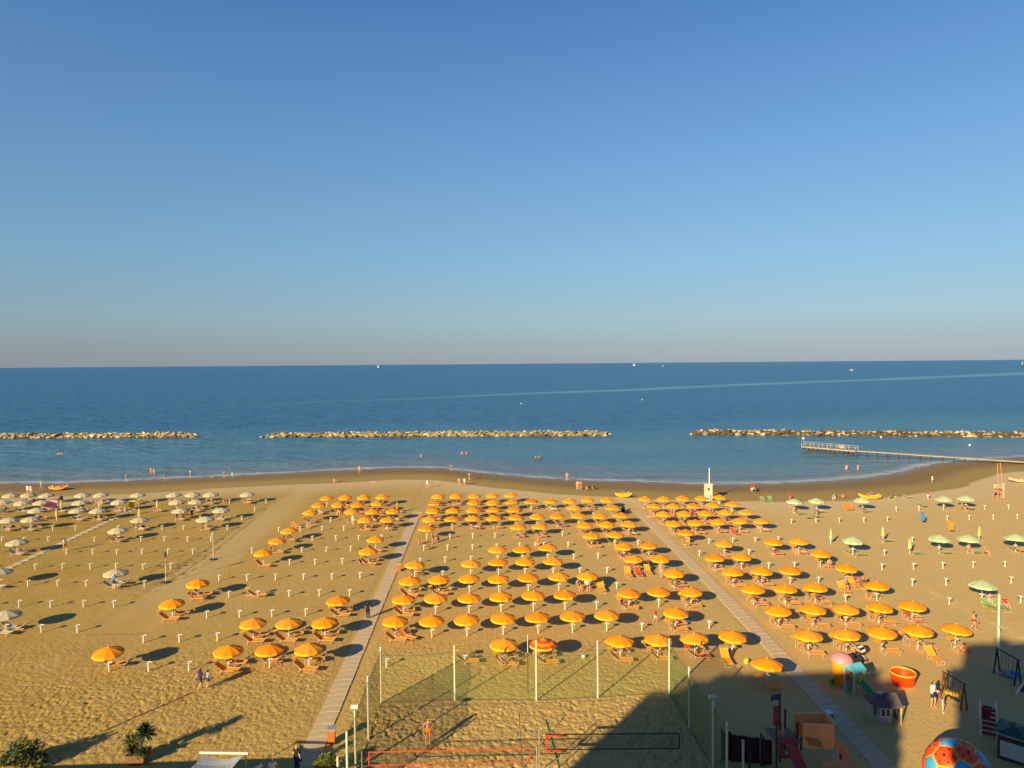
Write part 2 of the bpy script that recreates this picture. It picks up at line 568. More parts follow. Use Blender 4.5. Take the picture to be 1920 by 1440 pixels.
t.b.inputs['Roughness'].default_value = 0.3
t.b.inputs['Specular IOR Level'].default_value = 0.3
t.b.inputs['IOR'].default_value = 1.33
t.l.new(t.rng(edge, -0.4, 0.8, 0.0, 1.0, True), t.b.inputs['Alpha'])
wv = t.math('ADD', t.math('MULTIPLY', t.noise(mp1, 0.55, 4, 0.6), 0.55), t.math('MULTIPLY', t.noise(mp1, 0.13, 3, 0.55), 1.5))
amp = t.math('MULTIPLY', t.rng(ca, 0, 1, 1.0, 0.30), t.rng(wa, 0, 1, 1.0, 0.25))
bp = t.new('ShaderNodeBump', {'Height': t.math('MULTIPLY', wv, amp), 'Distance': 2.2, 'Strength': 1.0})
t.l.new(bp.outputs[0], t.b.inputs['Normal'])
SEA = t.m


def sea_sheet():
    ys = [104.0]
    while ys[-1] < 330:
        ys.append(ys[-1] + (0.7 if ys[-1] < 190 else 2.0))
    while ys[-1] < 90000:
        ys.append(ys[-1] * 1.09)
    ys = np.array(ys)
    us = np.linspace(-1, 1, 260)
    Y, U = np.meshgrid(ys, us, indexing='ij')
    X = U * (Y * 1.15 + 60) + 0.03 * Y
    s = Y - shore_y(X)
    calm = np.clip((222 - Y) / 25, 0, 1) * np.clip(0.55 + 0.9 * (vnoise(X * 0.02, Y * 0.05, 21) - 0.4), 0.1, 1)
    ny, nx = Y.shape
    co = np.stack([X, Y, np.full_like(X, SEA_Z)], -1).reshape(-1, 3).astype(np.float32)
    i = np.arange(nx * ny).reshape(ny, nx)
    q = np.stack([i[:-1, :-1], i[:-1, 1:], i[1:, 1:], i[1:, :-1]], -1).reshape(-1, 4)
    keep = (s.ravel()[q] > -6).any(axis=1)
    q = q[keep].astype(np.int32)
    me = bpy.data.meshes.new('sea')
    me.vertices.add(len(co))
    me.vertices.foreach_set('co', co.ravel())
    me.loops.add(q.size)
    me.loops.foreach_set('vertex_index', q.ravel())
    me.polygons.add(len(q))
    me.polygons.foreach_set('loop_start', np.arange(0, q.size, 4, dtype=np.int32))
    me.polygons.foreach_set('loop_total', np.full(len(q), 4, dtype=np.int32))
    for k, v in (('shore', s), ('calm', calm)):
        me.attributes.new(k, 'FLOAT', 'POINT').data.foreach_set('value', v.ravel().astype(np.float32))
    me.materials.append(SEA)
    me.update()
    me.validate()
    return add('sea', me)


tag(sea_sheet(), 'calm blue sea reaching to the horizon', 'sea', kind='structure')


def gz(x, y):
    return float(beach_z(np.array([x]), np.array([y]))[0][0])


# ------------------------------------------------------------------ walkways of separate slabs
def walkway(name, label, x0, x1, y0, y1, wid, step, gap, material, bend=0.0):
    root = add(name, None)
    tag(root, label, 'walkway', kind='structure')
    n = int((y1 - y0) / step)
    vs = []
    for k in range(4):
        q = MB()
        a, b, c = wid / 2, (step - gap) / 2, 0.05
        bev = 0.008
        q.grid([[(-a, -b, -c), (a, -b, -c), (a, b, -c), (-a, b, -c)], [(-a, -b, c - bev), (a, -b, c - bev), (a, b, c - bev), (-a, b, c - bev)], [(-a + bev, -b + bev, c), (a - bev, -b + bev, c), (a - bev, b - bev, c), (-a + bev, b - bev, c)]], True)
        q.face([(-a + bev, -b + bev, c), (a - bev, -b + bev, c), (a - bev, b - bev, c), (-a + bev, b - bev, c)])
        vs.append(q.mesh('slab', material))
    r = random.Random(len(label))
    for i in range(n):
        f = (i + .5) / n
        o = add('slab', vs[i % 4], root)
        o.location = (x0 + (x1 - x0) * f + bend * math.sin(f * math.pi) + r.uniform(-.02, .02), y0 + (y1 - y0) * f, r.uniform(-.004, .006))
        o.rotation_euler = (r.uniform(-.006, .006), r.uniform(-.006, .006), -math.atan2(x1 - x0, y1 - y0) + r.uniform(-.01, .01))
    return root


walkway('slab_walkway', 'straight walkway of pinkish concrete slabs running to the sea beside the ball court', -10.75, -10.7, 31, 111, 1.32, 0.8, 0.008, slab_m)
walkway('slab_walkway', 'concrete slab walkway starting in the shade of the playground and running to the sea', 23.2, 25.0, 31, 109, 1.35, 0.8, 0.008, slab_m, 0.45)
walkway('stepping_path', 'narrow path of spaced pale slabs among the white umbrellas', -56.3, -58.9, 74, 118, 0.85, 1.55, 0.35, slab_w)

# ------------------------------------------------------------------ buildings behind the camera: only their shadows reach the picture
FY = -4.0
TAN = math.tan(SUN_EL)


def caster(px, py):
    """x and height on the facade plane of the roof edge whose shadow falls at a pixel"""
    p = at(px, py)
    L = (p.y - FY) / SDIR.y
    return p.x - SDIR.x * L, L * TAN


def building(name, label, blocks):
    """blocks on a skewed plan: side walls set along the sun, so their shadow edges stay sharp"""
    root = thing(name, label, 'building', (0, 0, 0))
    k = math.tan(SUN_AZ)
    for i, (x0, x1, z0, z1, dy, dep) in enumerate(blocks):
        q = MB()
        y0, y1 = FY + dy, FY + dy - dep
        lo = [(x0, y0), (x1, y0), (x1 - dep * k, y1), (x0 - dep * k, y1)]
        q.grid([[(a, b, z0) for a, b in lo], [(a, b, z1) for a, b in lo]], True)
        q.face([(a, b, z1) for a, b in lo])
        q.face([(a, b, z0) for a, b in reversed(lo)])
        wl = q.build('wall', wallm, root)
        if x1 - x0 > 4 and z1 - z0 > 4:
            fm = MB().box((0, 0, 0), (1.5, 0.12, 1.9)).mesh('window', dark)
            for zf in np.arange(z0 + 2.2, z1 - 1.6, 3.1):
                for xf in np.arange(x0 + 2.2, x1 - 1.6, 3.6):
                    add('window', fm, wl, (xf, FY + dy + 0.05, zf))
    return root


xa, ha = caster(1218, 1297)
xb, hb = caster(1300, 1277)
xc, hc = caster(1345, 1264)
DEP = 9.0
steps = []
z0 = 0.0
for ya, yb in ((1600, 1440), (1440, 1405), (1405, 1370), (1370, 1335), (1335, 1305), (1305, 1274)):
    x1, _ = caster(1691, (ya + yb) / 2 if ya < 1500 else 1440)
    _, z1 = caster(1691, yb)
    steps.append((z0, z1, x1))
    z0 = z1
blk = [(xa, xb, 0, ha, 0, DEP), (xb + 0.003, xc, 0, hb, 0, DEP), (xc + 0.003, steps[-1][2] - 2.0, 0, hc, 0, DEP)]
for z0, z1, x1 in steps:                                            # unseen end wings, stepped to fit the right edge of the shadow
    blk.append((steps[-1][2] - 1.997, x1, z0 + 0.003, z1, -0.003, DEP - 1))
building('hotel', 'pale hotel block whose stepped roof shades the playground', blk)
xe, hf = caster(1793, 1292)
xg, hg = caster(1777, 1252)
xh, hh = caster(1809, 1207)
xi, hi = caster(1862, 1194)
xj, _ = caster(1884, 1194)
blk, fins = [], []
z0 = 0.0
for ya, yb in ((1600, 1440), (1440, 1400), (1400, 1360), (1360, 1325), (1325, 1292)):
    x0, _ = caster(1793, (ya + yb) / 2 if ya < 1500 else 1440)
    _, z1 = caster(1793, yb)
    fins.append((x0, z0, z1))
    z0 = z1
xm = max(f[0] for f in fins) + 0.5
xg, _ = caster(1777, 1273)
blk.append((xm, xe + 40, 0, hf, 0, 12))
for x0, z0, z1 in fins:                                             # unseen thin fins, shaped to set the left edge of the shadow
    blk.append((x0, xm - 0.003, z0 + 0.003, z1, 0, 0.5))
blk += [(xg, xm + 1.5, hf + 0.003, hg, 0, 0.5), (xm + 1.503, xe + 40, hf + 0.003, hg, 0, 8), (xh, xm + 1.5, hg + 0.003, hh, 0, 0.5), (xm + 1.503, xe + 40, hg + 0.003, hh, 0, 6), (xi, xj, hh + 0.003, hi, -0.4, 2)]
building('hotel', 'taller pale hotel block with a set back top floor, its overhanging corner shaped for shadow', blk)

# unseen low cabins below the view, added for the shadow strip they cast
q = MB()
cab = thing('shadow_cabin', 'unseen low row of flat roofed cabins, added to cast the bottom shadow strip', 'cabin', (0, 0, 0))
hx0, hx1 = at(82, 1428).x, at(612, 1428).x
cy = at(300, 1428.5).y - 2.9 / TAN * SDIR.y
cx0, cx1 = hx0 - 2.9 / TAN * SDIR.x, hx1 - 2.9 / TAN * SDIR.x
MB().box(((cx0 + cx1) / 2, cy - 1.6, 1.4), (cx1 - cx0 - .4, 2.8, 2.7)).build('wall', white_pt, cab)
MB().box(((cx0 + cx1) / 2, cy - 1.6, 2.825), (cx1 - cx0, 3.2, 0.15)).build('roof', steel, cab)


# ------------------------------------------------------------------ prototypes
def canopy_mesh(mats, stripe=False, closed=False):
    q = MB()
    N = 10
    prof = [(0.02, 1.92), (0.30, 1.855), (0.62, 1.755), (0.92, 1.635), (1.13, 1.525)]
    rows = []
    for r, z in prof:
        row = []
        for i in range(N * 2):
            a = math.pi * i / N
            sag = 0.0 if i % 2 == 0 else 1.0
            rr = r * (1 - 0.045 * sag)
            row.append((rr * math.cos(a), rr * math.sin(a), z - 0.018 * sag * r))
        rows.append(row)
    for i in range(len(rows) - 1):
        q.grid([rows[i], rows[i + 1]], True, (i % 2) if stripe else 0)
    return q.mesh('canopy', mats)


def valance_mesh(m):
    q = MB()
    N = 10
    r0, r1 = [], []
    for i in range(N * 4):
        a = 2 * math.pi * i / (N * 4)
        rib = (i % 4) / 4.0
        rr = 1.13 * (1 - 0.045 * math.sin(rib * math.pi))
        top = 1.525 - 0.018 * 1.13 * math.sin(rib * math.pi)
        drop = 0.15 + 0.03 * math.sin(rib * math.pi)
        r0.append((rr * math.cos(a), rr * math.sin(a), top))
        r1.append((rr * 1.012 * math.cos(a), rr * 1.012 * math.sin(a), top - drop))
    q.grid([r0, r1], True)
    return q.mesh('valance', m)


def make_umbrella(name, label, fab, trim, stripe=None, wide=1.0):
    root = thing(name, label, 'umbrella')
    o = add('canopy', canopy_mesh([fab, stripe] if stripe else [fab], bool(stripe)), root)
    o2 = add('valance', valance_mesh(trim), root)
    if wide != 1.0:
        o.scale = o2.scale = (wide, wide, 1.02)
    p = MB()
    p.tube((0, 0, 0.6), (0, 0, 1.93), 0.019)
    p.lathe([(0.03, 1.915), (0.035, 1.94), (0.012, 1.99)], 8)
    p.build('pole', white_pt, root)
    p = MB()
    for k in range(10):
        a = 2 * math.pi * k / 10
        p.tube((0.03 * math.cos(a), 0.03 * math.sin(a), 1.86), (1.10 * math.cos(a) * wide, 1.10 * math.sin(a) * wide, 1.515), 0.007, 4)
    p.build('ribs', steel, root)
    p = MB()
    p.lathe([(0.055, -0.15), (0.05, 0.62), (0.06, 0.66)], 10)
    p.build('base_post', white_pl, root)
    p = MB()
    p.lathe([(0.05, 0.605), (0.21, 0.645), (0.255, 0.70), (0.235, 0.70), (0.19, 0.665), (0.03, 0.66)], 14)
    p.build('tray', white_pl, root)
    return note(root)


def make_closed(name, label, fab, wide=1.0):
    root = thing(name, label, 'umbrella')
    q = MB()
    rows = []
    for r, z in [(0.03, 1.95), (0.06, 1.75), (0.09, 1.45), (0.135, 1.1), (0.12, 0.9), (0.17, 0.74)]:
        rows.append([(r * wide * (1 + 0.3 * math.cos(5 * t)) * math.cos(t), r * wide * (1 + 0.3 * math.cos(5 * t)) * math.sin(t), z) for t in (2 * math.pi * i / 20 for i in range(20))])
    q.grid(rows, True)
    q.build('furled_canopy', fab, root)
    MB().tube((0, 0, 0.6), (0, 0, 2.02), 0.019).build('pole', white_pt, root)
    MB().lathe([(0.055, -0.15), (0.05, 0.66)], 10).build('base_post', white_pl, root)
    MB().lathe([(0.05, 0.605), (0.21, 0.645), (0.255, 0.70), (0.235, 0.70), (0.19, 0.665), (0.03, 0.66)], 14).build('tray', white_pl, root)
    return note(root)


def make_post():
    root = thing('table_post', 'bare white umbrella post with a round tray', 'table post')
    MB().lathe([(0.06, -0.15), (0.055, 0.62), (0.065, 0.70)], 10).build('post', white_pl, root)
    MB().lathe([(0.05, 0.59), (0.20, 0.63), (0.245, 0.69), (0.225, 0.69), (0.18, 0.655), (0.03, 0.65)], 14).build('tray', white_pl, root)
    return note(root)


def sling(q, pts, wd, th=0.02, mi=0):
    """a strip of fabric along pts (x,z) of width wd"""
    up = [[(x, -wd / 2, z), (x, 0, z - 0.02), (x, wd / 2, z)] for x, z in pts]
    q.grid(up, False, mi)
    dn = [[(x, wd / 2, z - th), (x, 0, z - 0.02 - th), (x, -wd / 2, z - th)] for x, z in pts]
    q.grid(dn, False, mi)


frame_m = mat('lounger_frame', (0.50, 0.43, 0.33), 0.5, 0.4)


def make_lounger(name, label, fab, back=35, hood=True):
    """sun lounger lying along X, head at -X"""
    root = thing(name, label, 'sun lounger')
    q = MB()
    W = 0.31
    for s in (-1, 1):
        q.tube((-0.42, s * W, 0.33), (0.95, s * W, 0.33), 0.016, 6)
        q.path([(-0.36, s * W, 0.33), (-0.44, s * W, 0.0)], 0.015, 6)
        q.path([(0.72, s * W, 0.33), (0.78, s * W, 0.0)], 0.015, 6)
    q.tube((0.95, -W, 0.33), (0.95, W, 0.33), 0.016, 6)
    q.tube((-0.44, -W, 0.02), (-0.44, W, 0.02), 0.013, 6)
    q.tube((0.78, -W, 0.02), (0.78, W, 0.02), 0.013, 6)
    q.build('frame', frame_m, root)
    q = MB()
    sling(q, [(-0.22, 0.33), (0.1, 0.322), (0.5, 0.322), (0.93, 0.335)], 0.60)
    q.build('seat', fab, root)
    a = R(back)
    bx, bz = -0.22 - 0.82 * math.cos(a), 0.33 + 0.82 * math.sin(a)
    q = MB()
    sling(q, [(-0.22, 0.335), (-0.22 - 0.4 * math.cos(a), 0.325 + 0.4 * math.sin(a)), (bx, bz)], 0.60)
    b = q.build('backrest', fab, root)
    q = MB()
    for s in (-1, 1):
        q.tube((-0.22, s * W, 0.33), (bx, s * W, bz), 0.015, 6)
    q.tube((bx, -W, bz), (bx, W, bz), 0.015, 6)
    q.tube((bx * .75, 0.2, bz * .8), (-0.6, 0.2, 0.05), 0.014, 6)
    q.build('back_frame', frame_m, root)
    if hood:
        q = MB()
        hx, hz = bx - 0.05, bz + 0.24
        sling(q, [(hx - 0.20, hz - 0.02), (hx, hz + 0.05), (hx + 0.24, hz + 0.09)], 0.56)
        q.build('sun_hood', fab, root)
        for s in (-1, 1):
            MB().tube((bx, s * 0.29, bz - .02), (hx, s * 0.29, hz + 0.04), 0.012, 5).build('hood_arm', frame_m, root)
    return note(root)


UMB_O = make_umbrella('beach_umbrella', 'orange', orange, orange_trim)
UMB_O2 = make_umbrella('beach_umbrella', 'orange', mat('orange_faded', (0.80, 0.27, 0.020), 0.8, 0.2, 0.14, 2.0), orange_trim)
UMB_O3 = make_umbrella('beach_umbrella', 'orange', mat('orange_deep', (0.82, 0.215, 0.004), 0.75, 0.25, 0.10, 2.0), orange_trim)
UMB_S = make_umbrella('striped_umbrella', 'striped', orange, orange_trim, red_stripe)
UMB_W = make_umbrella('white_umbrella', 'white', cream, cream, None, 1.12)
UMB_G = make_umbrella('pale_umbrella', 'green', palegreen, palegreen, None, 1.12)
CLO_O = make_closed('closed_umbrella', 'closed', orange)
CLO_W = make_closed('furled_umbrella', 'closed', mat('sun_tinted_fabric', (0.66, 0.50, 0.20), 0.8))  # yellow sunlight on white canvas put into the fabric colour
CLO_G = make_closed('furled_parasol', 'closed', mat('lime_fabric', (0.50, 0.48, 0.16), 0.8))
POST = make_post()
LNG_O = make_lounger('sun_lounger', 'orange', orange_seat, 38)
LNG_R = make_lounger('red_lounger', 'red', red_seat, 38)
LNG_W = make_lounger('white_lounger', 'white', mat('white_sling', (.58, .54, .45), .75, .2, .1, 2.0), 38, False)
LNG_G = make_lounger('green_lounger', 'green', green_seat, 30, False)

ORD = 'zeroth first second third fourth fifth sixth seventh eighth ninth tenth eleventh twelfth thirteenth fourteenth'.split()
RIGS = []          # (block, row, place, x, y, loungers) for the sunbathers


def rows_of(block, spots, nrows, umb, kindname, phrase, group, lounge, lng, lname):
    """umbrellas of one block; spots: {row: [(x, y, proto or None)]} with row 1 nearest the sea"""
    for row in sorted(spots):
        line = sorted(spots[row])
        for i, (x, y, pr, nl) in enumerate(line):
            place = (ORD[i + 1] + ' from left') if len(line) > 1 else 'only one'
            z = gz(x, y)
            p = pr or (rnd.choice((UMB_O, UMB_O, UMB_O2, UMB_O3)) if umb is UMB_O else umb)
            kn = {UMB_S.name: 'red and orange ringed umbrella', CLO_O.name: 'closed orange umbrella', CLO_W.name: 'furled sunlight-tinted umbrella', CLO_G.name: 'furled lime umbrella'}.get(p.name, kindname)
            tall = 1.15 if p is UMB_G else 1.0
            u_ = put(p, (x + rnd.uniform(-.06, .06), y + rnd.uniform(-.1, .1), z - .01), rnd.uniform(0, 6.28), f'{kn}, {place} in {ORD[row]} row from sea, {phrase}', group, (1, 1, tall * rnd.uniform(.97, 1.04)))
            u_.rotation_euler = (rnd.gauss(0, .022), rnd.gauss(0, .022), u_.rotation_euler.z)
            k = 0
            for sgn in ((-1, 1) if nl == 2 else ((-1,) if nl == 1 else ((1,) if nl == -1 else ()))):
                k += 1
                where = 'before' if sgn < 0 else 'behind'
                ll = lng
                red = False
                if lng is LNG_O and rnd.random() < 0.10:
                    ll, red = LNG_R, True
                rz = rnd.uniform(-.16, .16) + (0.12 if sgn > 0 else -0.06)
                lx, ly = x + rnd.uniform(-.1, .3), y + sgn * rnd.uniform(.55, .8) - 0.05
                put(ll, (lx, ly, z), rz, f'{"red" if red else lname} lounger {where} the {"only" if len(line) == 1 else ORD[i + 1]} umbrella, {ORD[row]} row from sea, {phrase}', 'loungers ' + phrase)
                RIGS.append((lx, ly, z, rz, f'{where} {"only umbrella" if len(line) == 1 else ORD[i + 1] + " umbrella"}, {ORD[row]} row from sea, {phrase}', phrase))


def posts_of(spots, phrase, group):
    for row in sorted(spots):
        line = sorted(spots[row])
        for i, (x, y) in enumerate(line):
            place = (ORD[i + 1] + ' from left') if len(line) > 1 else 'only one'
            u_ = put(POST, (x + rnd.uniform(-.07, .07), y + rnd.uniform(-.1, .1), gz(x, y) - rnd.uniform(0, .07)), 0, f'bare white table post, {place}, {ORD[row]} row from sea, {phrase}', group)
            u_.rotation_euler = (rnd.gauss(0, .03), rnd.gauss(0, .03), rnd.uniform(0, 6.28))


# ---- middle block, between the two walkways
MV = lambda k: 54.2 + 5.63 * k
MU = lambda j: -7.75 + 3.115 * j
M_ = {0: {3: 2, 4: 2, 6: 2, 7: 2, 8: 2, 9: 0}, 1: {0: 2, 1: 0, 2: 0, 3: 0, 4: 0, 5: 0, 6: 0, 8: 2}, 2: {0: 2, 1: 0, 2: 0, 3: 0, 4: 0, 5: 0, 7: 2, 8: 0, 9: 2}, 3: {0: 2, 1: 2, 2: 0, 3: 0, 4: 0, 5: 0, 6: -1, 9: 2},
      4: {0: -1, 2: 0, 3: 0, 4: 0, 5: 0, 8: 2, 9: 0}, 5: {3: 0, 4: 0, 5: 0, 8: 2, 9: 2}, 6: {7: 2, 8: -1}, 7: {0: 0, 4: 1, 5: 1, 7: 2, 8: 2, 9: 2}, 8: {0: -1, 1: 0, 2: 1, 3: 1, 4: 0, 5: 0, 6: 1, 7: 0, 8: 2, 9: 2},
      9: {0: 2, 1: 2, 2: 2, 3: 2, 4: 2, 7: 1, 9: 1}, 10: {0: 2, 2: 2, 3: 2, 4: 2, 5: -1, 6: 2, 7: 2, 8: 2, 9: 1}, 11: {0: 2, 1: 2, 2: 2, 3: 2, 4: 2}}
striped = {(0, 4), (10, 0), (10, 5)}
sp_, po_ = {}, {}
for k in range(12):
    for j in range(10):
        x, y = MU(j), MV(k) + 0.02 * (MU(j) - 6)
        if j in M_[k]:
            sp_.setdefault(12 - k, []).append((x, y, UMB_S if (k, j) in striped else None, M_[k][j]))
        elif not ((k == 11) or (k == 0 and j in (1, 5)) or (k == 10 and j > 3) or (k == 3 and j == 8)):
            po_.setdefault(12 - k, []).append((x, y))
fx = at(1437, 1284)
sp_[13] = [(fx.x, fx.y, None, 1)]
PH = 'between the walkways'
rows_of('M', sp_, 12, UMB_O, 'orange umbrella', PH, 'orange umbrellas between the walkways', None, LNG_O, 'orange')
posts_of(po_, PH, 'bare table posts between the walkways')

# ---- left block
LU = lambda j: -13.95 - 3.13 * j
L_ = {0: {0: 2, 1: -1, 2: 2, 5: -1}, 1: {0: 2, 1: 2, 2: 2}, 2: {0: 2, 5: 2}, 3: {5: 2}, 4: {}, 5: {0: 2, 4: 1}, 6: {0: 1, 4: 1}, 7: {4: 1}, 8: {0: 2, 1: 2}, 9: {0: 1, 1: 2, 2: 1, 4: 1}, 10: {0: 1, 1: 2, 2: 2, 3: 2, 4: 1}, 11: {1: 2, 2: 1, 3: 2, 4: 0}}
sp_, po_ = {}, {}
for k in range(12):
    for j in range(6):
        x, y = LU(j), MV(k) - 0.012 * (LU(j) + 14)
        if j in L_[k]:
            sp_.setdefault(12 - k, []).append((x, y, CLO_O if (k, j) == (10, 0) else None, L_[k][j]))
        elif not (k >= 10 or (j == 5 and k >= 4 and k % 2)):
            po_.setdefault(12 - k, []).append((x, y))
PH = 'left of the walkways'
rows_of('L', sp_, 12, UMB_O, 'orange umbrella', PH, 'orange umbrellas left of the walkways', None, LNG_O, 'orange')
posts_of(po_, PH, 'bare table posts left of the walkways')

# ---- right block
RU = lambda j: 26.65 + 3.15 * j
R_ = {0: {0: 2, 1: 2, 2: 1, 3: 2, 4: 1}, 1: {0: 2, 1: 2, 2: 2, 3: 2, 4: 2}, 2: {0: 2, 1: 2, 2: 2, 4: -1}, 3: {0: 2, 1: 2, 2: 0, 4: 1}, 4: {0: 2, 1: -1, 4: 1}, 5: {1: 1, 3: 1, 4: 2}, 6: {0: 1}, 7: {0: 2, 1: 2, 2: 1, 3: 1, 4: 1}, 8: {0: 2, 1: 2, 2: 2, 3: 2, 4: 1}, 9: {0: 2, 1: 2, 2: 2, 3: 2, 4: 0},
      10: {0: 1, 1: 2, 2: 1, 3: 1, 4: 1}}
sp_, po_ = {}, {}
for k in range(11):
    for j in range(5):
        x, y = RU(j), 54.55 + 5.645 * k + 0.03 * (RU(j) - 32)
        if j in R_[k]:
            sp_.setdefault(11 - k, []).append((x, y, None, R_[k][j]))
        else:
            po_.setdefault(11 - k, []).append((x, y))
PH = 'right of the walkways'
rows_of('R', sp_, 11, UMB_O, 'orange umbrella', PH, 'orange umbrellas right of the walkways', None, LNG_O, 'orange')
posts_of(po_, PH, 'bare table posts right of the walkways')

# ---- white block, far left
W_ = {0: {1: 2}, 1: {}, 2: {0: 2, 4: 1}, 3: {}, 4: {6: 2}, 5: {3: 2}, 6: {0: 2, 3: 2, 8: 2, 9: 2}, 7: {0: 2, 2: 2, 6: 2, 7: 2, 9: 2, 11: 2}, 8: {2: 2, 3: 2, 6: 2, 8: 2, 10: 2, 11: 1, 12: 2}, 9: {0: 2, 2: 2, 3: 2, 4: 2, 6: 2, 8: 2, 9: 2, 11: 1, 12: 2, 13: 1}}
WCL = {(9, 5), (8, 7), (7, 4), (8, 4), (8, 9), (7, 8)}
sp_, po_ = {}, {}
for k in range(10):
    for j in range(-1, 14):
        v0 = 63.0 + 6.35 * k
        x = -40.0 - 3.235 * j - 0.0175 * (v0 - 63)
        y = v0 - 0.068 * (x + 40)
        if x / y < -0.80:
            continue
        if j in W_[k]:
            sp_.setdefault(10 - k, []).append((x, y, None, W_[k][j]))
        elif (k, j) in WCL and j != 5:
            sp_.setdefault(10 - k, []).append((x, y, CLO_W, 1 if k == 8 else 0))
        elif j != 5 and (k <= 6 or j in (1, -1)):
            po_.setdefault(10 - k, []).append((x, y))
PH = 'among the white umbrellas'
rows_of('W', sp_, 10, UMB_W, 'white umbrella', 'left of the tyre tracks', 'white umbrellas left of the tyre tracks', None, LNG_W, 'white')
posts_of(po_, PH, 'bare table posts among the white umbrellas')

# ---- pale green block, far right
GC = [45.6, 49.3, 52.9, 56.6, 60.3, 65.8, 69.5, 72.9, 76.6, 80.4, 84.3]
GR = [64.5, 70.2, 75.8, 81.5, 87.2, 92.8, 98.6, 105.2]
GU = {(0, 1): 0, (3, 0): 2, (3, 3): 1, (3, 4): 1, (3, 5): 2, (7, 1): 2, (7, 2): 1, (7, 4): 1, (7, 7): 0, (7, 8): 2}
GCL = {(4, 0), (3, 2), (4, 2), (4, 5)}
GP = {0: (0, 2), 1: (0, 1, 3), 2: (0, 1, 2, 3, 4), 3: (1,), 4: (0, 2, 3), 6: (0, 1, 2, 3, 4, 6, 7, 8, 9), 7: (5, 6, 9, 10)}
sp_, po_ = {}, {}
for (k, j), nl in GU.items():
    sp_.setdefault(8 - k, []).append((GC[j] + (0.8 if j > 4 else 0), GR[k] + 0.4, None, nl))
for k, j in GCL:
    sp_.setdefault(8 - k, []).append((GC[j], GR[k] + (0.5 if j == 2 else 0), CLO_G, 1 if j == 2 else 0))
for k, js in GP.items():
    po_[8 - k] = [(GC[j], GR[k] + 0.01 * GC[j] - .5) for j in js if (k, j) not in GCL]
PH = 'far right'
rows_of('G', sp_, 8, UMB_G, 'pale green umbrella', PH, 'pale green umbrellas at the far right', None, LNG_G, 'green')
posts_of(po_, PH, 'bare table posts at the far right')
# ------------------------------------------------------------------ ball courts: posts, netting, nets
def w2(px, py, z=0.0):
    p = at(px, py, z)
    return (p.x, p.y)


def top_z(x, y, py):
    """height of a point above (x, y) seen at row py"""
    lo, hi = -1.0, 23.0
    for _ in range(40):
        m = (lo + hi) / 2
        d = Vector((x, y, m - H))
        if 720 - F * d.dot(UP) / d.dot(FW) > py:
            lo = m
        else:
            hi = m
    return lo


fence = thing('netting_fence', 'tall green netting fence on white posts round the sand ball courts', 'fence')
FP = [(667, 1440), (691, 1385), (715, 1318), (853, 1313), (1006, 1313), (1121, 1308), (1255, 1300), (1292, 1365), (1337, 1442)]
FX = [w2(*p) for p in FP]
FX[0], FX[8] = (FX[1][0] - 0.05, 37.0), (FX[7][0] + 0.05, 36.8)
FH = [4.0, 4.05, 4.0, 3.95, 4.3, 4.1, 4.0, 4.05, 4.0]
for (x, y), h in zip(FX, FH):
    MB().tube((x, y, -0.3), (x, y, h), 0.065, 10).lathe([(0.07, h), (0.045, h + 0.03), (0.01, h + 0.04)], 10, (x, y, 0)).build('post', white_pt, fence)
for i in range(8):
    a, b = FX[i], FX[i + 1]
    side = i < 2 or i > 5
    hh = 3.75 if side else 3.45
    q = MB()
    rows = []
    n = 8
    for k in range(n + 1):
        f = k / n
        x, y = a[0] + (b[0] - a[0]) * f, a[1] + (b[1] - a[1]) * f
        s = 0.10 * math.sin(f * math.pi)
        rows.append([(x, y + s * .3, 0.0), (x, y + s, hh * 0.5), (x, y + s * .3, hh - 0.12 * math.sin(f * math.pi))])
    q.grid(rows)
    q.build('net_panel', green_net if side else back_net, fence)
    MB().path([r[2] for r in rows], 0.014, 5).build('top_cable', dark, fence)
    MB().path([(r[0][0], r[0][1], 0.03) for r in rows], 0.02, 5).build('bottom_cable', dark, fence)


def ball_netting(label, x0, x1, y, zt, zb, tape, tops, slant=0.0):
    root = thing('volleyball_net', label, 'net', ((x0 + x1) / 2, y, 0))
    hx = (x1 - x0) / 2
    for s, h in ((-1, tops), (1, tops)):
        MB().tube((s * (hx + 0.35), slant * s, -0.3), (s * (hx + 0.35), slant * s, h), 0.035, 8).build('net_post', steel, root)
        MB().path([(s * (hx + 0.35), slant * s, zt), (s * hx, slant * s, zt)], 0.012, 4).build('guy', black_tape, root)
    q = MB()
    q.box((0, 0, zt - 0.04), (2 * hx, 0.02, 0.055), rz=math.atan2(2 * slant, 2 * hx)).build('top_tape', tape, root)
    MB().box((0, 0, zb + 0.04), (2 * hx, 0.02, 0.045), rz=math.atan2(2 * slant, 2 * hx)).build('bottom_tape', tape, root)
    for s in (-1, 1):
        MB().box((s * (hx - .04), slant * s, (zt + zb) / 2), (0.06, 0.022, zt - zb - .18)).build('side_tape', tape, root)
    q = MB()
    q.grid([[(-hx, -slant, zb + .06), (0, 0.03, zb + .05), (hx, slant, zb + .06)], [(-hx, -slant, zt - .08), (0, 0.03, zt - .1), (hx, slant, zt - .08)]])
    q.build('mesh', ball_net, root)
    return root


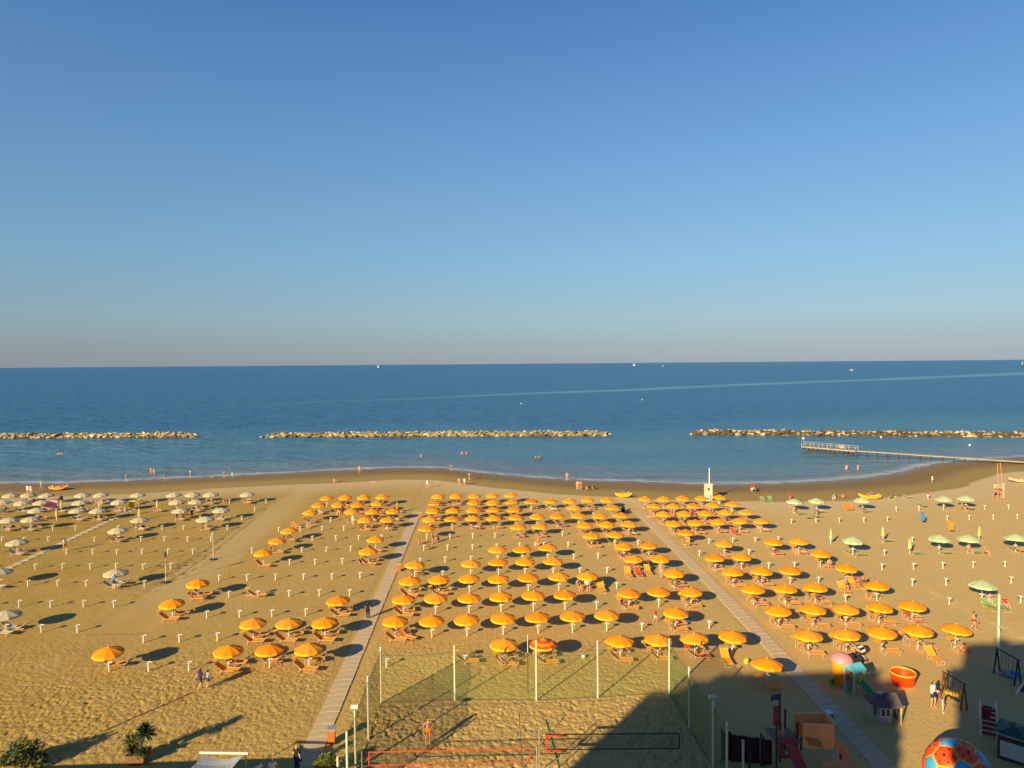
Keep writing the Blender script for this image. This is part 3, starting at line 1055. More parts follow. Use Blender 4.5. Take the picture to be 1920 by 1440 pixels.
a, b = at(690, 1409, 2.28), at(995, 1402, 2.28)
ball_netting('volleyball net with red tape round all four edges, on the nearer sand court', a.x, b.x, (a.y + b.y) / 2, 2.28, 1.45, red_tape, 2.3, (b.y - a.y) / 2)
a, b = at(1022, 1376, 2.28), at(1275, 1374, 2.28)
n2_ = ball_netting('volleyball net half in shade, its far part taped black, on the farther sand court', a.x, b.x, (a.y + b.y) / 2, 2.28, 1.3, black_tape, 2.55, (b.y - a.y) / 2)
for zz in (2.24, 1.34):
    MB().box((-(b.x - a.x) / 2 + 0.62, -0.014, zz), (1.24, 0.012, 0.10)).build('red_tape_end', red_tape, n2_)
MB().box((-(b.x - a.x) / 2 + 0.04, -0.014, 1.79), (0.09, 0.012, 0.80)).build('red_tape_end', red_tape, n2_)

x, y = w2(1028 - 38, 1298)
p = thing('slim_pole', 'slim dark pole with a pale top behind the court netting', 'pole', (x, y, 0))
MB().tube((0, 0, -.2), (0, 0, 2.9), 0.035, 8).build('lower_shaft', dark, p)
MB().tube((0, 0, 2.9), (0, 0, 4.3), 0.03, 8).build('upper_shaft', white_pt, p)
for lab, (pa, pb), m_ in (('thin dark boundary rope leaning over the nearer sand court', ((973, 1335, 2.3), (980, 1440, 0.02)), dark), ('thin green boundary rope lying over the farther court', ((1022, 1348, 0.03), (1048, 1440, 0.03)), mat('green_rope', CL['green'], .8))):
    a, b = at(*pa), at(*pb)
    q = MB().path([a, a.lerp(b, .5) + Vector((0, 0, -.05 if pa[2] > 1 else 0)), b], 0.022, 6)
    tag(q.build('rope', m_), lab, 'rope')


def lamp_post(lab, px, ytop, xy):
    x, y = xy
    h = top_z(x, y, ytop)
    r = thing('lamp_post', lab, 'lamp post', (x, y, 0))
    MB().tube((0, 0, -.3), (0, 0, h - .3), 0.075, 10, 0.06).build('pole', white_pt, r)
    q = MB()
    q.box((0, 0, h - .12), (0.42, 0.34, 0.22), rx=-.5)
    f = q.build('floodlight', steel, r)
    MB().box((0, 0.10, h - .2), (0.34, 0.02, 0.2), rx=-.9).build('glass', mat('lamp_glass', (.55, .58, .62), .2, .5), f)
    MB().tube((0, 0, h - .32), (0, 0, h - .18), 0.03, 6).build('bracket', dark, r)


lamp_post('white lamp post with a grey floodlight beside the left side netting', 667, 1322, w2(667, 1443))
lamp_post('pale lamp post with a floodlight in the hotel shade beside the courts', 1337, 1302, w2(1337, 1446))
x, y = w2(1393, 1460)
r = thing('short_post', 'short pale post in front of the dark play ship', 'post', (x, y, 0))
hh = top_z(x, y, 1390)
MB().tube((0, 0, -.2), (0, 0, hh), 0.07, 10).build('shaft', white_pt, r)
MB().lathe([(0.075, hh), (0.09, hh + .04), (0.03, hh + .09)], 10).build('cap', steel, r)
x, y = w2(634, 1462)
r = thing('short_post', 'short white post beside the bush at the foot of the walkway', 'post', (x, y, 0))
MB().tube((0, 0, -.2), (0, 0, top_z(x, y, 1418)), 0.07, 10).build('shaft', white_pt, r)

# tall white mast at the right edge
x, y = w2(1872, 1229)
r = thing('mast', 'tall white mast rising from the shade into the sun', 'mast', (x, y, 0))
MB().tube((0, 0, -.3), (0, 0, top_z(x, y, 1114)), 0.11, 10, 0.085).build('shaft', white_pt, r)
MB().box((0.0, -0.12, 2.4), (0.16, 0.08, 0.2)).build('cleat', steel, r)

# ------------------------------------------------------------------ lifeguard tower, shower columns, bins
x, y = w2(1328, 938)
r = thing('lifeguard_tower', 'white lifeguard tower with a tall mast by the water', 'tower', (x, y, gz(x, y)))
tw, th = 1.1, top_z(x, y, 908)
MB().box((0, 0, th * .5), (tw, tw, th)).build('cabin', white_pt, r)
MB().box((0, 0, th + .05), (tw + .2, tw + .2, 0.1)).build('roof', white_pl, r)
wn = MB().box((-.12, -tw / 2 - .01, th * .73), (0.34, 0.04, 0.42)).build('window', dark, r)
MB().box((-.12, -tw / 2 - .02, th * .73 - .25), (0.46, 0.06, 0.06)).build('sill', white_pl, wn)
MB().box((.25, -tw / 2 - .015, th * .2), (0.36, 0.04, th * .36)).build('door', mat('grey_door', (.35, .33, .30), .7), r)
q = MB()
for s in (-.2, .2):
    q.tube((s - .3, -tw / 2 - .6, 0), (s - .3, -tw / 2 - .03, th * .6), 0.03, 5)
for k in range(6):
    f = (k + .5) / 6
    q.tube((-.5, -tw / 2 - .6 * (1 - f) - .03 * f, th * .6 * f), (-.1, -tw / 2 - .6 * (1 - f) - .03 * f, th * .6 * f), 0.022, 5)
q.build('ladder', white_pl, r)
MB().tube((0.18, 0, th), (0.18, 0, top_z(x, y, 877)), 0.11, 8, 0.08).build('mast', white_pt, r)


def flagpole(lab, px, yb, yt, m_):
    x, y = w2(px, yb)
    r = thing('banner_pole', lab, 'pole', (x, y, 0))
    h = top_z(x, y, yt)
    MB().tube((0, 0, -.2), (0, 0, h), 0.035, 8).build('pole', white_pt, r)
    MB().lathe([(0.5, 0.02), (0.46, 0.07), (0.06, 0.1)], 16).build('foot', dark, r)
    q = MB()
    rows = []
    for k in range(7):
        f = k / 6
        z = h - .08 - 1.25 * f
        a = .09 + .07 * math.sin(f * 5 + 1)
        rows.append([(a * math.cos(t) * 1.2, a * math.sin(t), z) for t in (2 * math.pi * i / 10 for i in range(10))])
    q.grid(rows, True)
    q.face(rows[-1])
    q.build('furled_banner', m_, r)


flagpole('tall pole with a furled dark grey banner on the smooth lane beside the tyre tracks', 311, 1092, 1033, mat('slate_fabric', (.055, .06, .075), .8))
flagpole('tall pole with a furled grey and white banner farther up the tyre tracks', 400, 1049, 998, cloth('grey'))


def bin_(lab, px, py, h=1.0, m_=rust):
    x, y = w2(px, py)
    r = thing('litter_bin', lab, 'bin', (x, y, gz(x, y)), 0.1)
    q = MB()
    q.box((0, 0, h * .45), (0.44, 0.44, h * .86))
    q.build('body', wood, r)
    for s in (-1, 0, 1):
        MB().box((s * .145, -0.235, h * .46), (0.135, 0.02, h * .84)).build('slat', m_, r)
    for s in (-1, 0, 1):
        MB().box((-.235, s * .145, h * .46), (0.02, 0.135, h * .84)).build('slat', m_, r)
    MB().box((0, 0, h * .94), (0.52, 0.52, 0.12)).build('lid', steel, r)


bin_('orange slatted litter bin with a grey lid at the near end of the walkway', 622, 1393)
bin_('orange litter bin beside the walkway, halfway to the sea', 748, 1071, 1.0)
bin_('brown litter bin beside the walkway near the far umbrellas', 788, 970, .9)
bin_('dark litter bin with a pale lid in the shade beside the right walkway', 1553, 1362, 1.0, wood)

# ------------------------------------------------------------------ shade awnings at the lower edge
def awning(lab, xl, xr, y, z, dep):
    r = thing('shade_awning', lab, 'awning', (0, 0, 0))
    MB().tube((xl - .15, y, z), (xr + .15, y - .25, z), 0.07, 10).build('front_tube', white_pl, r)
    for xx, yy in ((xl, y), (xr, y - .25), (xl - .1, y - dep), (xr + .1, y - dep - .2)):
        MB().tube((xx, yy, -.2), (xx, yy, z + (0 if yy > y - 1 else .35)), 0.04, 8).build('leg', steel, r)
    q = MB()
    rows = []
    for k in range(9):
        f = k / 8
        sag = math.sin(f * math.pi)
        x = xl + .12 + (xr - xl - .24) * f
        rows.append([(x, y - .08 - .32 * sag - .25 * f, z - .02 - 0.1 * sag), (x, y - dep * .5, z + .1 - .12 * sag), (x, y - dep, z + .33)])
    q.grid(rows)
    q.build('cloth', mat('grey_white_cloth', (.52, .51, .50), .85, .15, .08, 2.0), r)


a, b = at(380, 1411, 2.3), at(458, 1417, 2.3)
awning('pale cloth awning on a white tube frame at the bottom edge', a.x, b.x, a.y, 2.3, 2.6)
awning('unseen cloth awning below the picture edge, added for its shadow beside the green netting', -13.2, -10.6, 36.0, 2.3, 2.6)  # out of view, added only to cast its shadow on the court

# ------------------------------------------------------------------ plants
def leaf_cloud(q, c, r, n, size, rr, squash=0.85, mi=0):
    for _ in range(n):
        while True:
            v = Vector((rr.uniform(-1, 1), rr.uniform(-1, 1), rr.uniform(-1, 1)))
            if 0.25 < v.length < 1:
                break
        p = Vector(c) + Vector((v.x * r, v.y * r, v.z * r * squash))
        d = Vector((rr.gauss(0, 1), rr.gauss(0, 1), rr.gauss(0, 1) + .3)).normalized()
        s = d.orthogonal().normalized() * size * rr.uniform(.6, 1.2)
        u = d.cross(s).normalized() * size * rr.uniform(.25, .45)
        q.face([p - s, p + u, p + s, p - u], mi)


def bush(lab, px, py, blobs, n, size, seed, ms=(leaf_d, leaf_y)):
    x, y = w2(px, py)
    rr = random.Random(seed)
    r = thing('bush', lab, 'bush', (x, y, 0))
    for i, m_ in enumerate(ms):
        q = MB()
        for (bx, by, bz, br) in blobs:
            leaf_cloud(q, (bx, by, bz), br, int(n * (0.72 if i == 0 else .28)), size, rr)
        q.build('foliage', m_, r)
    q = MB()
    for k in range(7):
        t = rr.uniform(0, 6.28)
        q.tube((0, 0, -.1), (0.6 * math.cos(t), 0.6 * math.sin(t), rr.uniform(.7, 1.3)), 0.035, 5, 0.012)
    q.build('stems', bark, r)


bush('dark round bush in the lower left corner casting a long shadow', 42, 1440, [(-.5, 0, .8, .75), (.45, .1, .95, .8), (.05, -.3, 1.35, .7), (-.9, .2, .5, .5), (.95, 0, .5, .5), (0, .3, .5, .7)], 320, 0.13, 3)
bush('small leafy bush at the foot of the green netting', 612, 1452, [(-.3, 0, .6, .5), (.35, 0, .7, .5), (0, -.2, 1.0, .45)], 240, 0.11, 4, (mat('olive_leaf', (.10, .13, .035), .6, .3, .3, 4.0), leaf_y))

x, y = w2(260, 1428)
r = thing('potted_palm', 'small forked palm with sword leaves growing in a wooden planter', 'palm', (x, y, 0))
PW = .78
q = MB()
q.grid([[(-.55 * PW, -.4, 0), (.55 * PW, -.4, 0), (.55 * PW, .4, 0), (-.55 * PW, .4, 0)], [(-.75 * PW, -.5, .62), (.75 * PW, -.5, .62), (.75 * PW, .5, .62), (-.75 * PW, .5, .62)], [(-.68 * PW, -.43, .62), (.68 * PW, -.43, .62), (.68 * PW, .43, .62), (-.68 * PW, .43, .62)], [(-.65 * PW, -.4, .5), (.65 * PW, -.4, .5), (.65 * PW, .4, .5), (-.65 * PW, .4, .5)]], True)
q.face([(-.65 * PW, -.4, .5), (.65 * PW, -.4, .5), (.65 * PW, .4, .5), (-.65 * PW, .4, .5)])
q.build('planter', mat('terracotta', (.20, .11, .06), .85, .15, .15, 3.0), r)
q = MB()
q.tube((0.1, 0, .45), (0.2, 0, 1.25), 0.09, 8, 0.08).tube((0.2, 0, 1.25), (.38, .05, 1.72), 0.08, 8, 0.06).tube((.16, 0, .95), (-.28, -.05, 1.22), 0.06, 8, 0.05)
q.build('trunk', bark, r)
rr = random.Random(9)
for (cx, cy, cz, m_, n, L) in ((.40, .05, 1.72, leaf_d, 130, .78), (-.34, -.05, 1.27, leaf_y, 90, .70), (-.40, .1, .70, leaf_d, 70, .55), (.40, -.2, .66, leaf_d, 70, .5)):
    q = MB()
    for k in range(n):
        t, e = rr.uniform(0, 6.28), rr.uniform(-.35, 1.4)
        d = Vector((math.cos(t) * math.cos(e), math.sin(t) * math.cos(e), math.sin(e)))
        s = Vector((-math.sin(t), math.cos(t), 0)) * 0.055
        b0 = Vector((cx, cy, cz))
        m1 = b0 + d * L * .55
        tip = b0 + d * L + Vector((0, 0, -.10))
        q.face([b0 - s * .5, b0 + s * .5, m1 + s, m1 - s])
        q.face([m1 - s, m1 + s, tip])
    q.build('leaf_rosette', m_, r)

# ------------------------------------------------------------------ playground
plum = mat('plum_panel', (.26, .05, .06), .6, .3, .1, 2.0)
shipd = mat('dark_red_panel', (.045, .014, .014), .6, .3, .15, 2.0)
salmon = mat('salmon_plastic', (.85, .34, .12), .5, .4, .08, 2.0)
deckm = mat('play_deck', (.22, .13, .08), .8)
x0, y0 = w2(1470, 1438)
ship = thing('play_ship', 'dark red play ship with an orange spiral slide in the hotel shade', 'playground', (x0, y0, 0))


def sx_(px, d=0.0):
    v = FW * F + RT * (px - 960.0) - UP * (1400 - 720.0)
    return v.x / v.y * (y0 + d) - x0


def zz_(py, d=0.0):
    return top_z(x0, y0 + d, py)


# tower: four posts with a deck
tp = [(sx_(1462, .5), .5, 1318), (sx_(1472, 1.7), 1.7, 1333), (sx_(1495, .5), .5, 1358), (sx_(1502, 1.7), 1.7, 1340), (sx_(1456, -.1), -.1, 1358)]
for (px_, d, ytop) in tp:
    MB().tube((px_, d, -.2), (px_, d, zz_(ytop, d)), 0.06, 8).lathe([(.06, zz_(ytop, d)), (.09, zz_(ytop, d) + .05), (.03, zz_(ytop, d) + .12)], 8, (px_, d, 0)).build('mast_post', dark, ship)
MB().box(((sx_(1458) + sx_(1505)) / 2, .95, 1.35), (sx_(1505) - sx_(1458), 1.6, 0.1)).build('deck', deckm, ship)
# flag and torn sail on the highest mast
mx, md = tp[0][0], tp[0][1]
mt = zz_(1300, .5)
MB().tube((mx, md, 2), (mx, md, mt), 0.05, 8).build('flag_mast', dark, ship)
q = MB()
q.grid([[(mx - .05, md, mt - .05), (mx - .3, md + .08, mt - .1), (mx - .55, md, mt - .16)], [(mx - .05, md, mt - .42), (mx - .3, md + .08, mt - .45), (mx - .57, md, mt - .5)]])
q.build('blue_flag', mat('flag_blue', (.03, .05, .16), .8), ship)
q = MB()
q.box((mx - .22, md, (mt - .75 + zz_(1360, .5)) / 2), (.34, .05, mt - .75 - zz_(1360, .5)))
q.build('sail_board', plum, ship)
# pale cut out boards on the tower
for px_, yt, yb in ((1460, 1368, 1386), (1467, 1352, 1384)):
    zt, zb = zz_(yt, .2), zz_(yb, .2)
    q = MB()
    q.box((sx_(px_, .2), .2, (zt + zb) / 2), (.16, .05, zt - zb))
    q.build('cut_out_board', mat('pale_board', (.40, .27, .17), .7), ship)
# front panel with a round hole above the red chute
zt, zb = zz_(1383, -.1), zz_(1421, -.1)
cxp, hw = (sx_(1458) + sx_(1491)) / 2, (sx_(1491) - sx_(1458)) / 2
N = 24
q = MB()
cz = (zt + zb) / 2 - .1
ring = [(cxp + .24 * math.cos(2 * math.pi * i / N), cz + .34 * math.sin(2 * math.pi * i / N)) for i in range(N)]
outr = []
for i in range(N):
    t = 2 * math.pi * i / N
    c, s = math.cos(t), math.sin(t)
    k = 1 / max(abs(c) / hw, abs(s) / ((zt - zb) / 2))
    outr.append((cxp + c * k, (zt + zb) / 2 + s * k))
for yy in (-.13, -.07):
    q.grid([[(a_, yy, b_) for a_, b_ in ring], [(a_, yy, b_) for a_, b_ in outr]], True)
q.grid([[(a_, -.13, b_) for a_, b_ in ring], [(a_, -.07, b_) for a_, b_ in ring]], True)
q.grid([[(a_, -.13, b_) for a_, b_ in outr], [(a_, -.07, b_) for a_, b_ in outr]], True)
q.build('round_hole_panel', plum, ship)
q = MB()
rows = []
for k in range(7):
    f = k / 6
    yy = -.15 - 1.7 * f
    z = 1.30 * (1 - f) ** 1.2 + .1
    xx = cxp + .12 + .35 * f
    rows.append([(xx - .32, yy, z + .22), (xx - .26, yy, z), (xx + .26, yy, z), (xx + .32, yy, z + .22)])
q.grid(rows)
q.build('red_chute', mat('red_plastic', (.42, .05, .05), .45, .4), ship)
# hull wall to the left, in several boards
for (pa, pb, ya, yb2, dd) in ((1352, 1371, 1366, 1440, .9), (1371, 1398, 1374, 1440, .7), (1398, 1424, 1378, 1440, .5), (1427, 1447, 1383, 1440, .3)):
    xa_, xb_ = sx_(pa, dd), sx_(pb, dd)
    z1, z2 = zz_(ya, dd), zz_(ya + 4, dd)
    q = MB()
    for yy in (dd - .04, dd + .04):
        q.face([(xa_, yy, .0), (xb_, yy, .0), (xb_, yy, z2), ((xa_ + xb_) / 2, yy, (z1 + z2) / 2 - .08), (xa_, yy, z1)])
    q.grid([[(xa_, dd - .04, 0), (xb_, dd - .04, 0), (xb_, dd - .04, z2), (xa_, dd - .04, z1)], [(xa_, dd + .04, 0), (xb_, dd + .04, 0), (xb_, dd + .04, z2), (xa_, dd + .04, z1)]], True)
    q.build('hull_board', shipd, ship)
for px_, yt, dd in ((1354, 1364, .75), (1427, 1373, .15), (1432, 1380, .1), (1406, 1408, -1.0)):
    MB().tube((sx_(px_, dd), dd, -.2), (sx_(px_, dd), dd, zz_(yt, dd)), 0.055, 8).build('hull_post', dark, ship)
# spiral slide: enclosure and a curling trough
ex0, ex1 = sx_(1498, .6), sx_(1560, .6)
zt, zb = zz_(1352, .6), zz_(1394, .6)
q = MB()
for (ax, ay, bx, by) in ((ex0, .1, ex1 - .3, -.15), (ex0, 1.3, ex1 - .1, 1.3), (ex1 - .3, -.15, ex1, .4), (ex1, .4, ex1 - .1, 1.3)):
    d_ = Vector((bx - ax, by - ay))
    q.box(((ax + bx) / 2, (ay + by) / 2, (zt + zb) / 2), (d_.length, .06, zt - zb), rz=math.atan2(d_.y, d_.x))
    q.box(((ax + bx) / 2, (ay + by) / 2, zt + .04), (d_.length + .08, .12, .09), rz=math.atan2(d_.y, d_.x))
q.build('slide_enclosure', salmon, ship)
for k in range(5):
    MB().box((ex0 + .28 + .17 * k, .01 - .027 * k, zb + .42 - .02 * k), (.05, .015, .62), ry=-.5, rz=-.12).build('slot', dark, ship)
q = MB()
rows = []
pts = [(ex1 - .55, .45, zb + .12), (ex1 - .05, .4, zb - .1), (ex1 + .24, .1, zb - .38), (ex1 + .2, -.4, zb - .68), (ex1 - .2, -.7, zb - .92), (ex1 - .75, -.66, zb - 1.12), (ex1 - 1.15, -.5, zb - 1.22)]
pts = [Vector(p_) for p_ in pts]
cv = []
for i in range(len(pts) - 1):
    p0, p1, p2, p3 = pts[max(i - 1, 0)], pts[i], pts[i + 1], pts[min(i + 2, len(pts) - 1)]
    for f in (0, .25, .5, .75):
        cv.append(.5 * ((2 * p1) + (p2 - p0) * f + (2 * p0 - 5 * p1 + 4 * p2 - p3) * f * f + (3 * p1 - p0 - 3 * p2 + p3) * f ** 3))
cv.append(pts[-1])
for i, p_ in enumerate(cv):
    tg = (cv[min(i + 1, len(cv) - 1)] - cv[max(i - 1, 0)]).normalized()
    sd = tg.cross(Vector((0, 0, 1))).normalized()
    zfix = max(p_.z, .12)
    row = []
    for u, h_ in ((-.36, .30), (-.32, .29), (-.28, .05), (-.12, 0), (.12, 0), (.28, .05), (.32, .29), (.36, .30)):
        v = p_ + sd * u
        row.append((v.x, v.y, zfix + h_))
    rows.append(row)
q.grid(rows)
q.build('spiral_trough', salmon, ship, True)
MB().tube((ex1 + .1, -.2, -.1), (ex1 + .1, -.2, zb - .3), 0.07, 8).build('slide_column', plum, ship)

# little climbing tower: orange drum with a pink dome, and a green slide house with a blue roof
x, y = w2(1578, 1281)
r = thing('climbing_drum', 'orange play drum under a pink dome roof', 'play tower', (x, y, 0))
hd = top_z(x, y, 1224)
q = MB()
q.lathe([(.58, .05), (.62, .4), (.68, hd * .5), (.70, hd * .68), (.64, hd * .78)], 14)
q.build('drum', mat('toy_orange', (.85, .28, .01), .45, .4), r, True)
q = MB()
q.lathe([(.80, hd * .75), (.79, hd * .80), (.64, hd * .90), (.36, hd * .97), (.02, hd)], 14)
q.build('dome', mat('toy_pink', (.72, .24, .26), .5, .4), r, True)
MB().box((.35, -.62, hd * .55), (.34, .1, .42), rz=.5).build('opening', mat('toy_brown', (.30, .08, .02), .6), r)
q = MB()
q.lathe([(.3, -.06), (.36, -.03), (.36, .03), (.3, .06)], 16, (0, 0, 0))
wh = q.build('wheel', mat('toy_lime', (.26, .42, .06), .5, .4), r)
wh.location, wh.rotation_euler = (-.95, -.35, .36), (R(90), 0, .4)
MB().lathe([(.12, -.08), (.12, .08)], 10).build('hub', dark, wh)
x, y = w2(1602, 1294)
r = thing('slide_house', 'little toy house with a blue roof and a green slide', 'play slide', (x, y, 0), .35)
for sx2 in (-.48, .48):
    for sy2 in (-.4, .4):
        MB().box((sx2, sy2, .8), (.12, .12, 1.6)).build('corner_post', mat('toy_lilac', (.50, .42, .55), .5, .4), r)
MB().box((0, 0, .72), (.98, .8, .08)).build('deck', deckm, r)
for sx2 in (-.36, .36):
    MB().box((sx2, -.44, 1.02), (.3, .06, .5)).build('green_panel', mat('toy_green', (.16, .50, .04), .5, .4), r)
q = MB()
q.face([(-.62, -.55, 1.58), (.62, -.55, 1.58), (.62, 0, 2.0), (-.62, 0, 2.0)])
q.face([(-.62, .55, 1.58), (-.62, 0, 2.0), (.62, 0, 2.0), (.62, .55, 1.58)])
q.face([(-.62, -.55, 1.58), (-.62, 0, 2.0), (-.62, .55, 1.58)])
q.face([(.62, -.55, 1.58), (.62, .55, 1.58), (.62, 0, 2.0)])
q.face([(-.62, -.55, 1.57), (-.62, .55, 1.57), (.62, .55, 1.57), (.62, -.55, 1.57)])
q.build('roof', mat('toy_blue', (.10, .42, .55), .5, .4), r)
q = MB()
rows = []
for k in range(6):
    f = k / 5
    rows.append([(u, -.45 - 1.35 * f, .76 * (1 - f) + .06 + hh2) for u, hh2 in ((-.26, .2), (-.22, 0), (.22, 0), (.26, .2))])
q.grid(rows)
q.build('slide_chute', mat('slide_green', (.05, .30, .12), .45, .4), r)
q = MB()
q.tube((-.1, -.5, .8), (.06, -.62, 1.45), 0.08, 8, 0.03)
q.build('yellow_handle', cloth('yellow'), r)
q = MB()
for s in (-.3, .1):
    q.tube((-.75 + s, -.2, 0), (-.5 + s, -.1, .8), .05, 6)
for k in range(4):
    q.tube((-1.0 + .06 * k, -.18, .15 + .17 * k), (-.6 + .06 * k, -.17, .15 + .17 * k), .035, 6)
q.build('ladder', mat('slide_green', CL['green']), r)

# round orange tub
x, y = w2(1693, 1282)
r = thing('paddling_tub', 'round orange red paddling tub with a yellow rim', 'tub', (x, y, 0))
r.scale = (.82, .82, 1.04)
q = MB()
q.lathe([(.82, 0), (.92, .12), (1.0, .55), (1.06, .82)], 28, caps=False)
q.face([(.82 * math.cos(2 * math.pi * i / 28), .82 * math.sin(2 * math.pi * i / 28), 0.06) for i in range(28)])
q.lathe([(.80, .06), (.88, .15), (.95, .55), (1.0, .80)], 28, caps=False)
q.build('shell', mat('tub_red', (.80, .055, .006), .4, .4), r, True)
q = MB()
q.lathe([(.98, .80), (1.0, .88), (1.06, .90), (1.10, .86), (1.08, .78)], 28, caps=False)
q.build('rim', mat('tub_rim', (.88, .34, .02), .4, .4), r, True)
MB().lathe([(.28, .07), (.26, .3), (.1, .36)], 16).build('centre_seat', mat('tub_centre', (.85, .2, .02), .45, .4), r, True)

# playhouse
x, y = w2(1657, 1349)
r = thing('playhouse', 'grey toy playhouse with a dark pitched roof and white framed bay window', 'playhouse', (x, y, 0), -.22)
wallp = mat('playhouse_wall', (.36, .32, .27), .6, .3, .1, 2.0)
q = MB()
foot = [(-.85, .85), (-.85, -.1), (-.5, -.62), (.28, -.62), (.28, .85)]
q.grid([[(a_, b_, 0) for a_, b_ in foot], [(a_, b_, .45) for a_, b_ in foot], [(a_ * .97, b_ * .97, .5) for a_, b_ in foot], [(a_ * .97, b_ * .97, 1.15) for a_, b_ in foot]], True)
q.build('wall', wallp, r)
roofm = mat('playhouse_roof', (.11, .085, .095), .7, .2, .2, 5.0)
q = MB()
ap = (-.3, -.1, 1.85)
ev = [(-1.0, .95, 1.12), (-1.0, -.15, 1.12), (-.56, -.78, 1.12), (.36, -.78, 1.12)]
for a_, b_ in zip(ev[:-1], ev[1:]):
    q.face([a_, b_, ap])
q.face([(.36, -.78, 1.12), (.95, -.7, 1.25), (.8, .2, 1.80), ap])
q.face([ap, (.8, .2, 1.80), (.95, 1.0, 1.2), (-1.0, .95, 1.12)])
q.face([ev[0], ev[1], ev[2], ev[3], (.95, -.7, 1.25), (.95, 1.0, 1.2)])
q.build('roof', roofm, r)
MB().box((-.3, -.12, 1.86), (.3, .2, .1)).build('chimney', steel, r)
wf = MB().box((-.1, -.635, .78), (.66, .05, .62)).build('window_frame', mat('playhouse_white', (.62, .60, .54), .6), r)
for s in (-1, 1):
    MB().box((-.1 + s * .155, -.665, .78), (.22, .02, .44)).build('pane', mat('pane_dark', (.02, .025, .03), .25, .5), wf)
MB().box((-.69, -.37, .80), (.05, .42, .6), rz=-.59).build('shutter', mat('blue_grey', (.10, .12, .17), .7), r)
MB().box((.31, -.2, .62), (.03, .5, 1.05)).build('doorway', mat('playhouse_dark', (.05, .02, .02), .7), r)
MB().box((.86, -.55, .62), (.10, .10, 1.24)).build('porch_post', mat('porch_tan', (.46, .33, .17), .7), r)
MB().box((.90, .5, .62), (.08, .5, 1.2)).build('porch_panel', roofm, r)

# orange lounger standing on the sand by the swings, feet towards the picture
p = at(1764, 1247)
put(LNG_O, (p.x, p.y + .75, 0), R(-90), 'empty orange lounger facing the playground beside the wooden swing frame', 'loungers right of the walkways')


def swing(lab, pa, pb, h, seats, m_):
    a, b = at(*pa), at(*pb)
    r = thing('swing_frame', lab, 'swing', (a.x, a.y, 0))
    d = Vector((b.x - a.x, b.y - a.y, 0))
    n = Vector((-d.y, d.x, 0)).normalized()
    for base in (Vector((0, 0, 0)), d):
        for s in (-1, 1):
            MB().tube(base + n * .28 * s + Vector((0, 0, -.15)), base + Vector((0, 0, h)), 0.055, 8).build('leg', m_, r)
    MB().tube(Vector((0, 0, h)) - d.normalized() * .15, d + Vector((0, 0, h)) + d.normalized() * .15, 0.05, 8).build('top_bar', m_, r)
    for k in range(seats):
        c = d * ((k + 1) / (seats + 1))
        s = d.normalized() * .2
        q = MB()
        q.tube(c - s + Vector((0, 0, h)), c - s + Vector((0, 0, .42)), .012, 4)
        q.tube(c + s + Vector((0, 0, h)), c + s + Vector((0, 0, .42)), .012, 4)
        q.build('chains', dark, r)
        MB().box(c + Vector((0, 0, .4)), (.44, .2, .04), rz=math.atan2(d.y, d.x)).build('swing_seat', dark, r)


swing('brown wooden swing frame half in sun beside the woman and child', (1769, 1308), (1807, 1332), 1.85, 2, mat('red_wood', (.22, .055, .025), .7, .2, .2, 4.0))
swing('dark swing frame wholly in shade below the white mast', (1869, 1263), (1908, 1286), 1.95, 2, mat('black_wood', (.035, .022, .018), .7))

# spring rider
x, y = w2(1786, 1312)
r = thing('spring_rider', 'yellow and orange toy rider on the sand at the shadow edge', 'toy', (x, y, 0), -.5)
q = MB()
for s in (-.11, .11):
    q.face([(-.5, s, .45), (-.3, s, .75), (-.1, s, .6), (.35, s, .55), (.55, s, .75), (.5, s, .4), (.1, s, .3), (-.3, s, .3)])
q.grid([[(-.5, -.11, .45), (-.3, -.11, .75), (-.1, -.11, .6), (.35, -.11, .55), (.55, -.11, .75), (.5, -.11, .4), (.1, -.11, .3), (-.3, -.11, .3)], [(-.5, .11, .45), (-.3, .11, .75), (-.1, .11, .6), (.35, .11, .55), (.55, .11, .75), (.5, .11, .4), (.1, .11, .3), (-.3, .11, .3)]], True)
q.build('body', mat('rider_yellow', (.80, .42, .02), .5, .4), r)
q = MB()
q.path([(.14 * math.cos(k * 1.2), .14 * math.sin(k * 1.2), .02 + .022 * k) for k in range(14)], .02, 5)
q.build('spring', dark, r)
MB().tube((-.2, -.25, .62), (-.2, .25, .62), .025, 6).build('handlebar', red_stripe, r)
MB().box((.25, 0, .58), (.3, .26, .06)).build('saddle', mat('rider_orange', (.75, .18, .02), .5), r)

# small slide with white sides and red steps
x, y = w2(1852, 1372)
r = thing('small_slide', 'small ladder slide with white sides and dark red steps in the shade', 'slide', (x, y, 0), -.55)
wgrey = mat('slide_white', (.50, .49, .48), .5, .3)
for s in (-.42, .42):
    q = MB()
    q.face([(s - .04, -.9, 0), (s - .04, -.62, 0), (s - .04, .2, 1.75), (s - .04, .05, 2.0), (s - .04, -.2, 1.9)])
    q.face([(s + .04, -.9, 0), (s + .04, -.62, 0), (s + .04, .2, 1.75), (s + .04, .05, 2.0), (s + .04, -.2, 1.9)])
    q.grid([[(s - .04, -.9, 0), (s - .04, -.62, 0), (s - .04, .2, 1.75), (s - .04, .05, 2.0), (s - .04, -.2, 1.9)], [(s + .04, -.9, 0), (s + .04, -.62, 0), (s + .04, .2, 1.75), (s + .04, .05, 2.0), (s + .04, -.2, 1.9)]], True)
    q.build('side_panel', wgrey, r)
for k in range(6):
    MB().box((0, -.68 + .13 * k, .22 + .25 * k), (.76, .16, .14)).build('step', mat('step_red', (.17, .025, .035), .6), r)
q = MB()
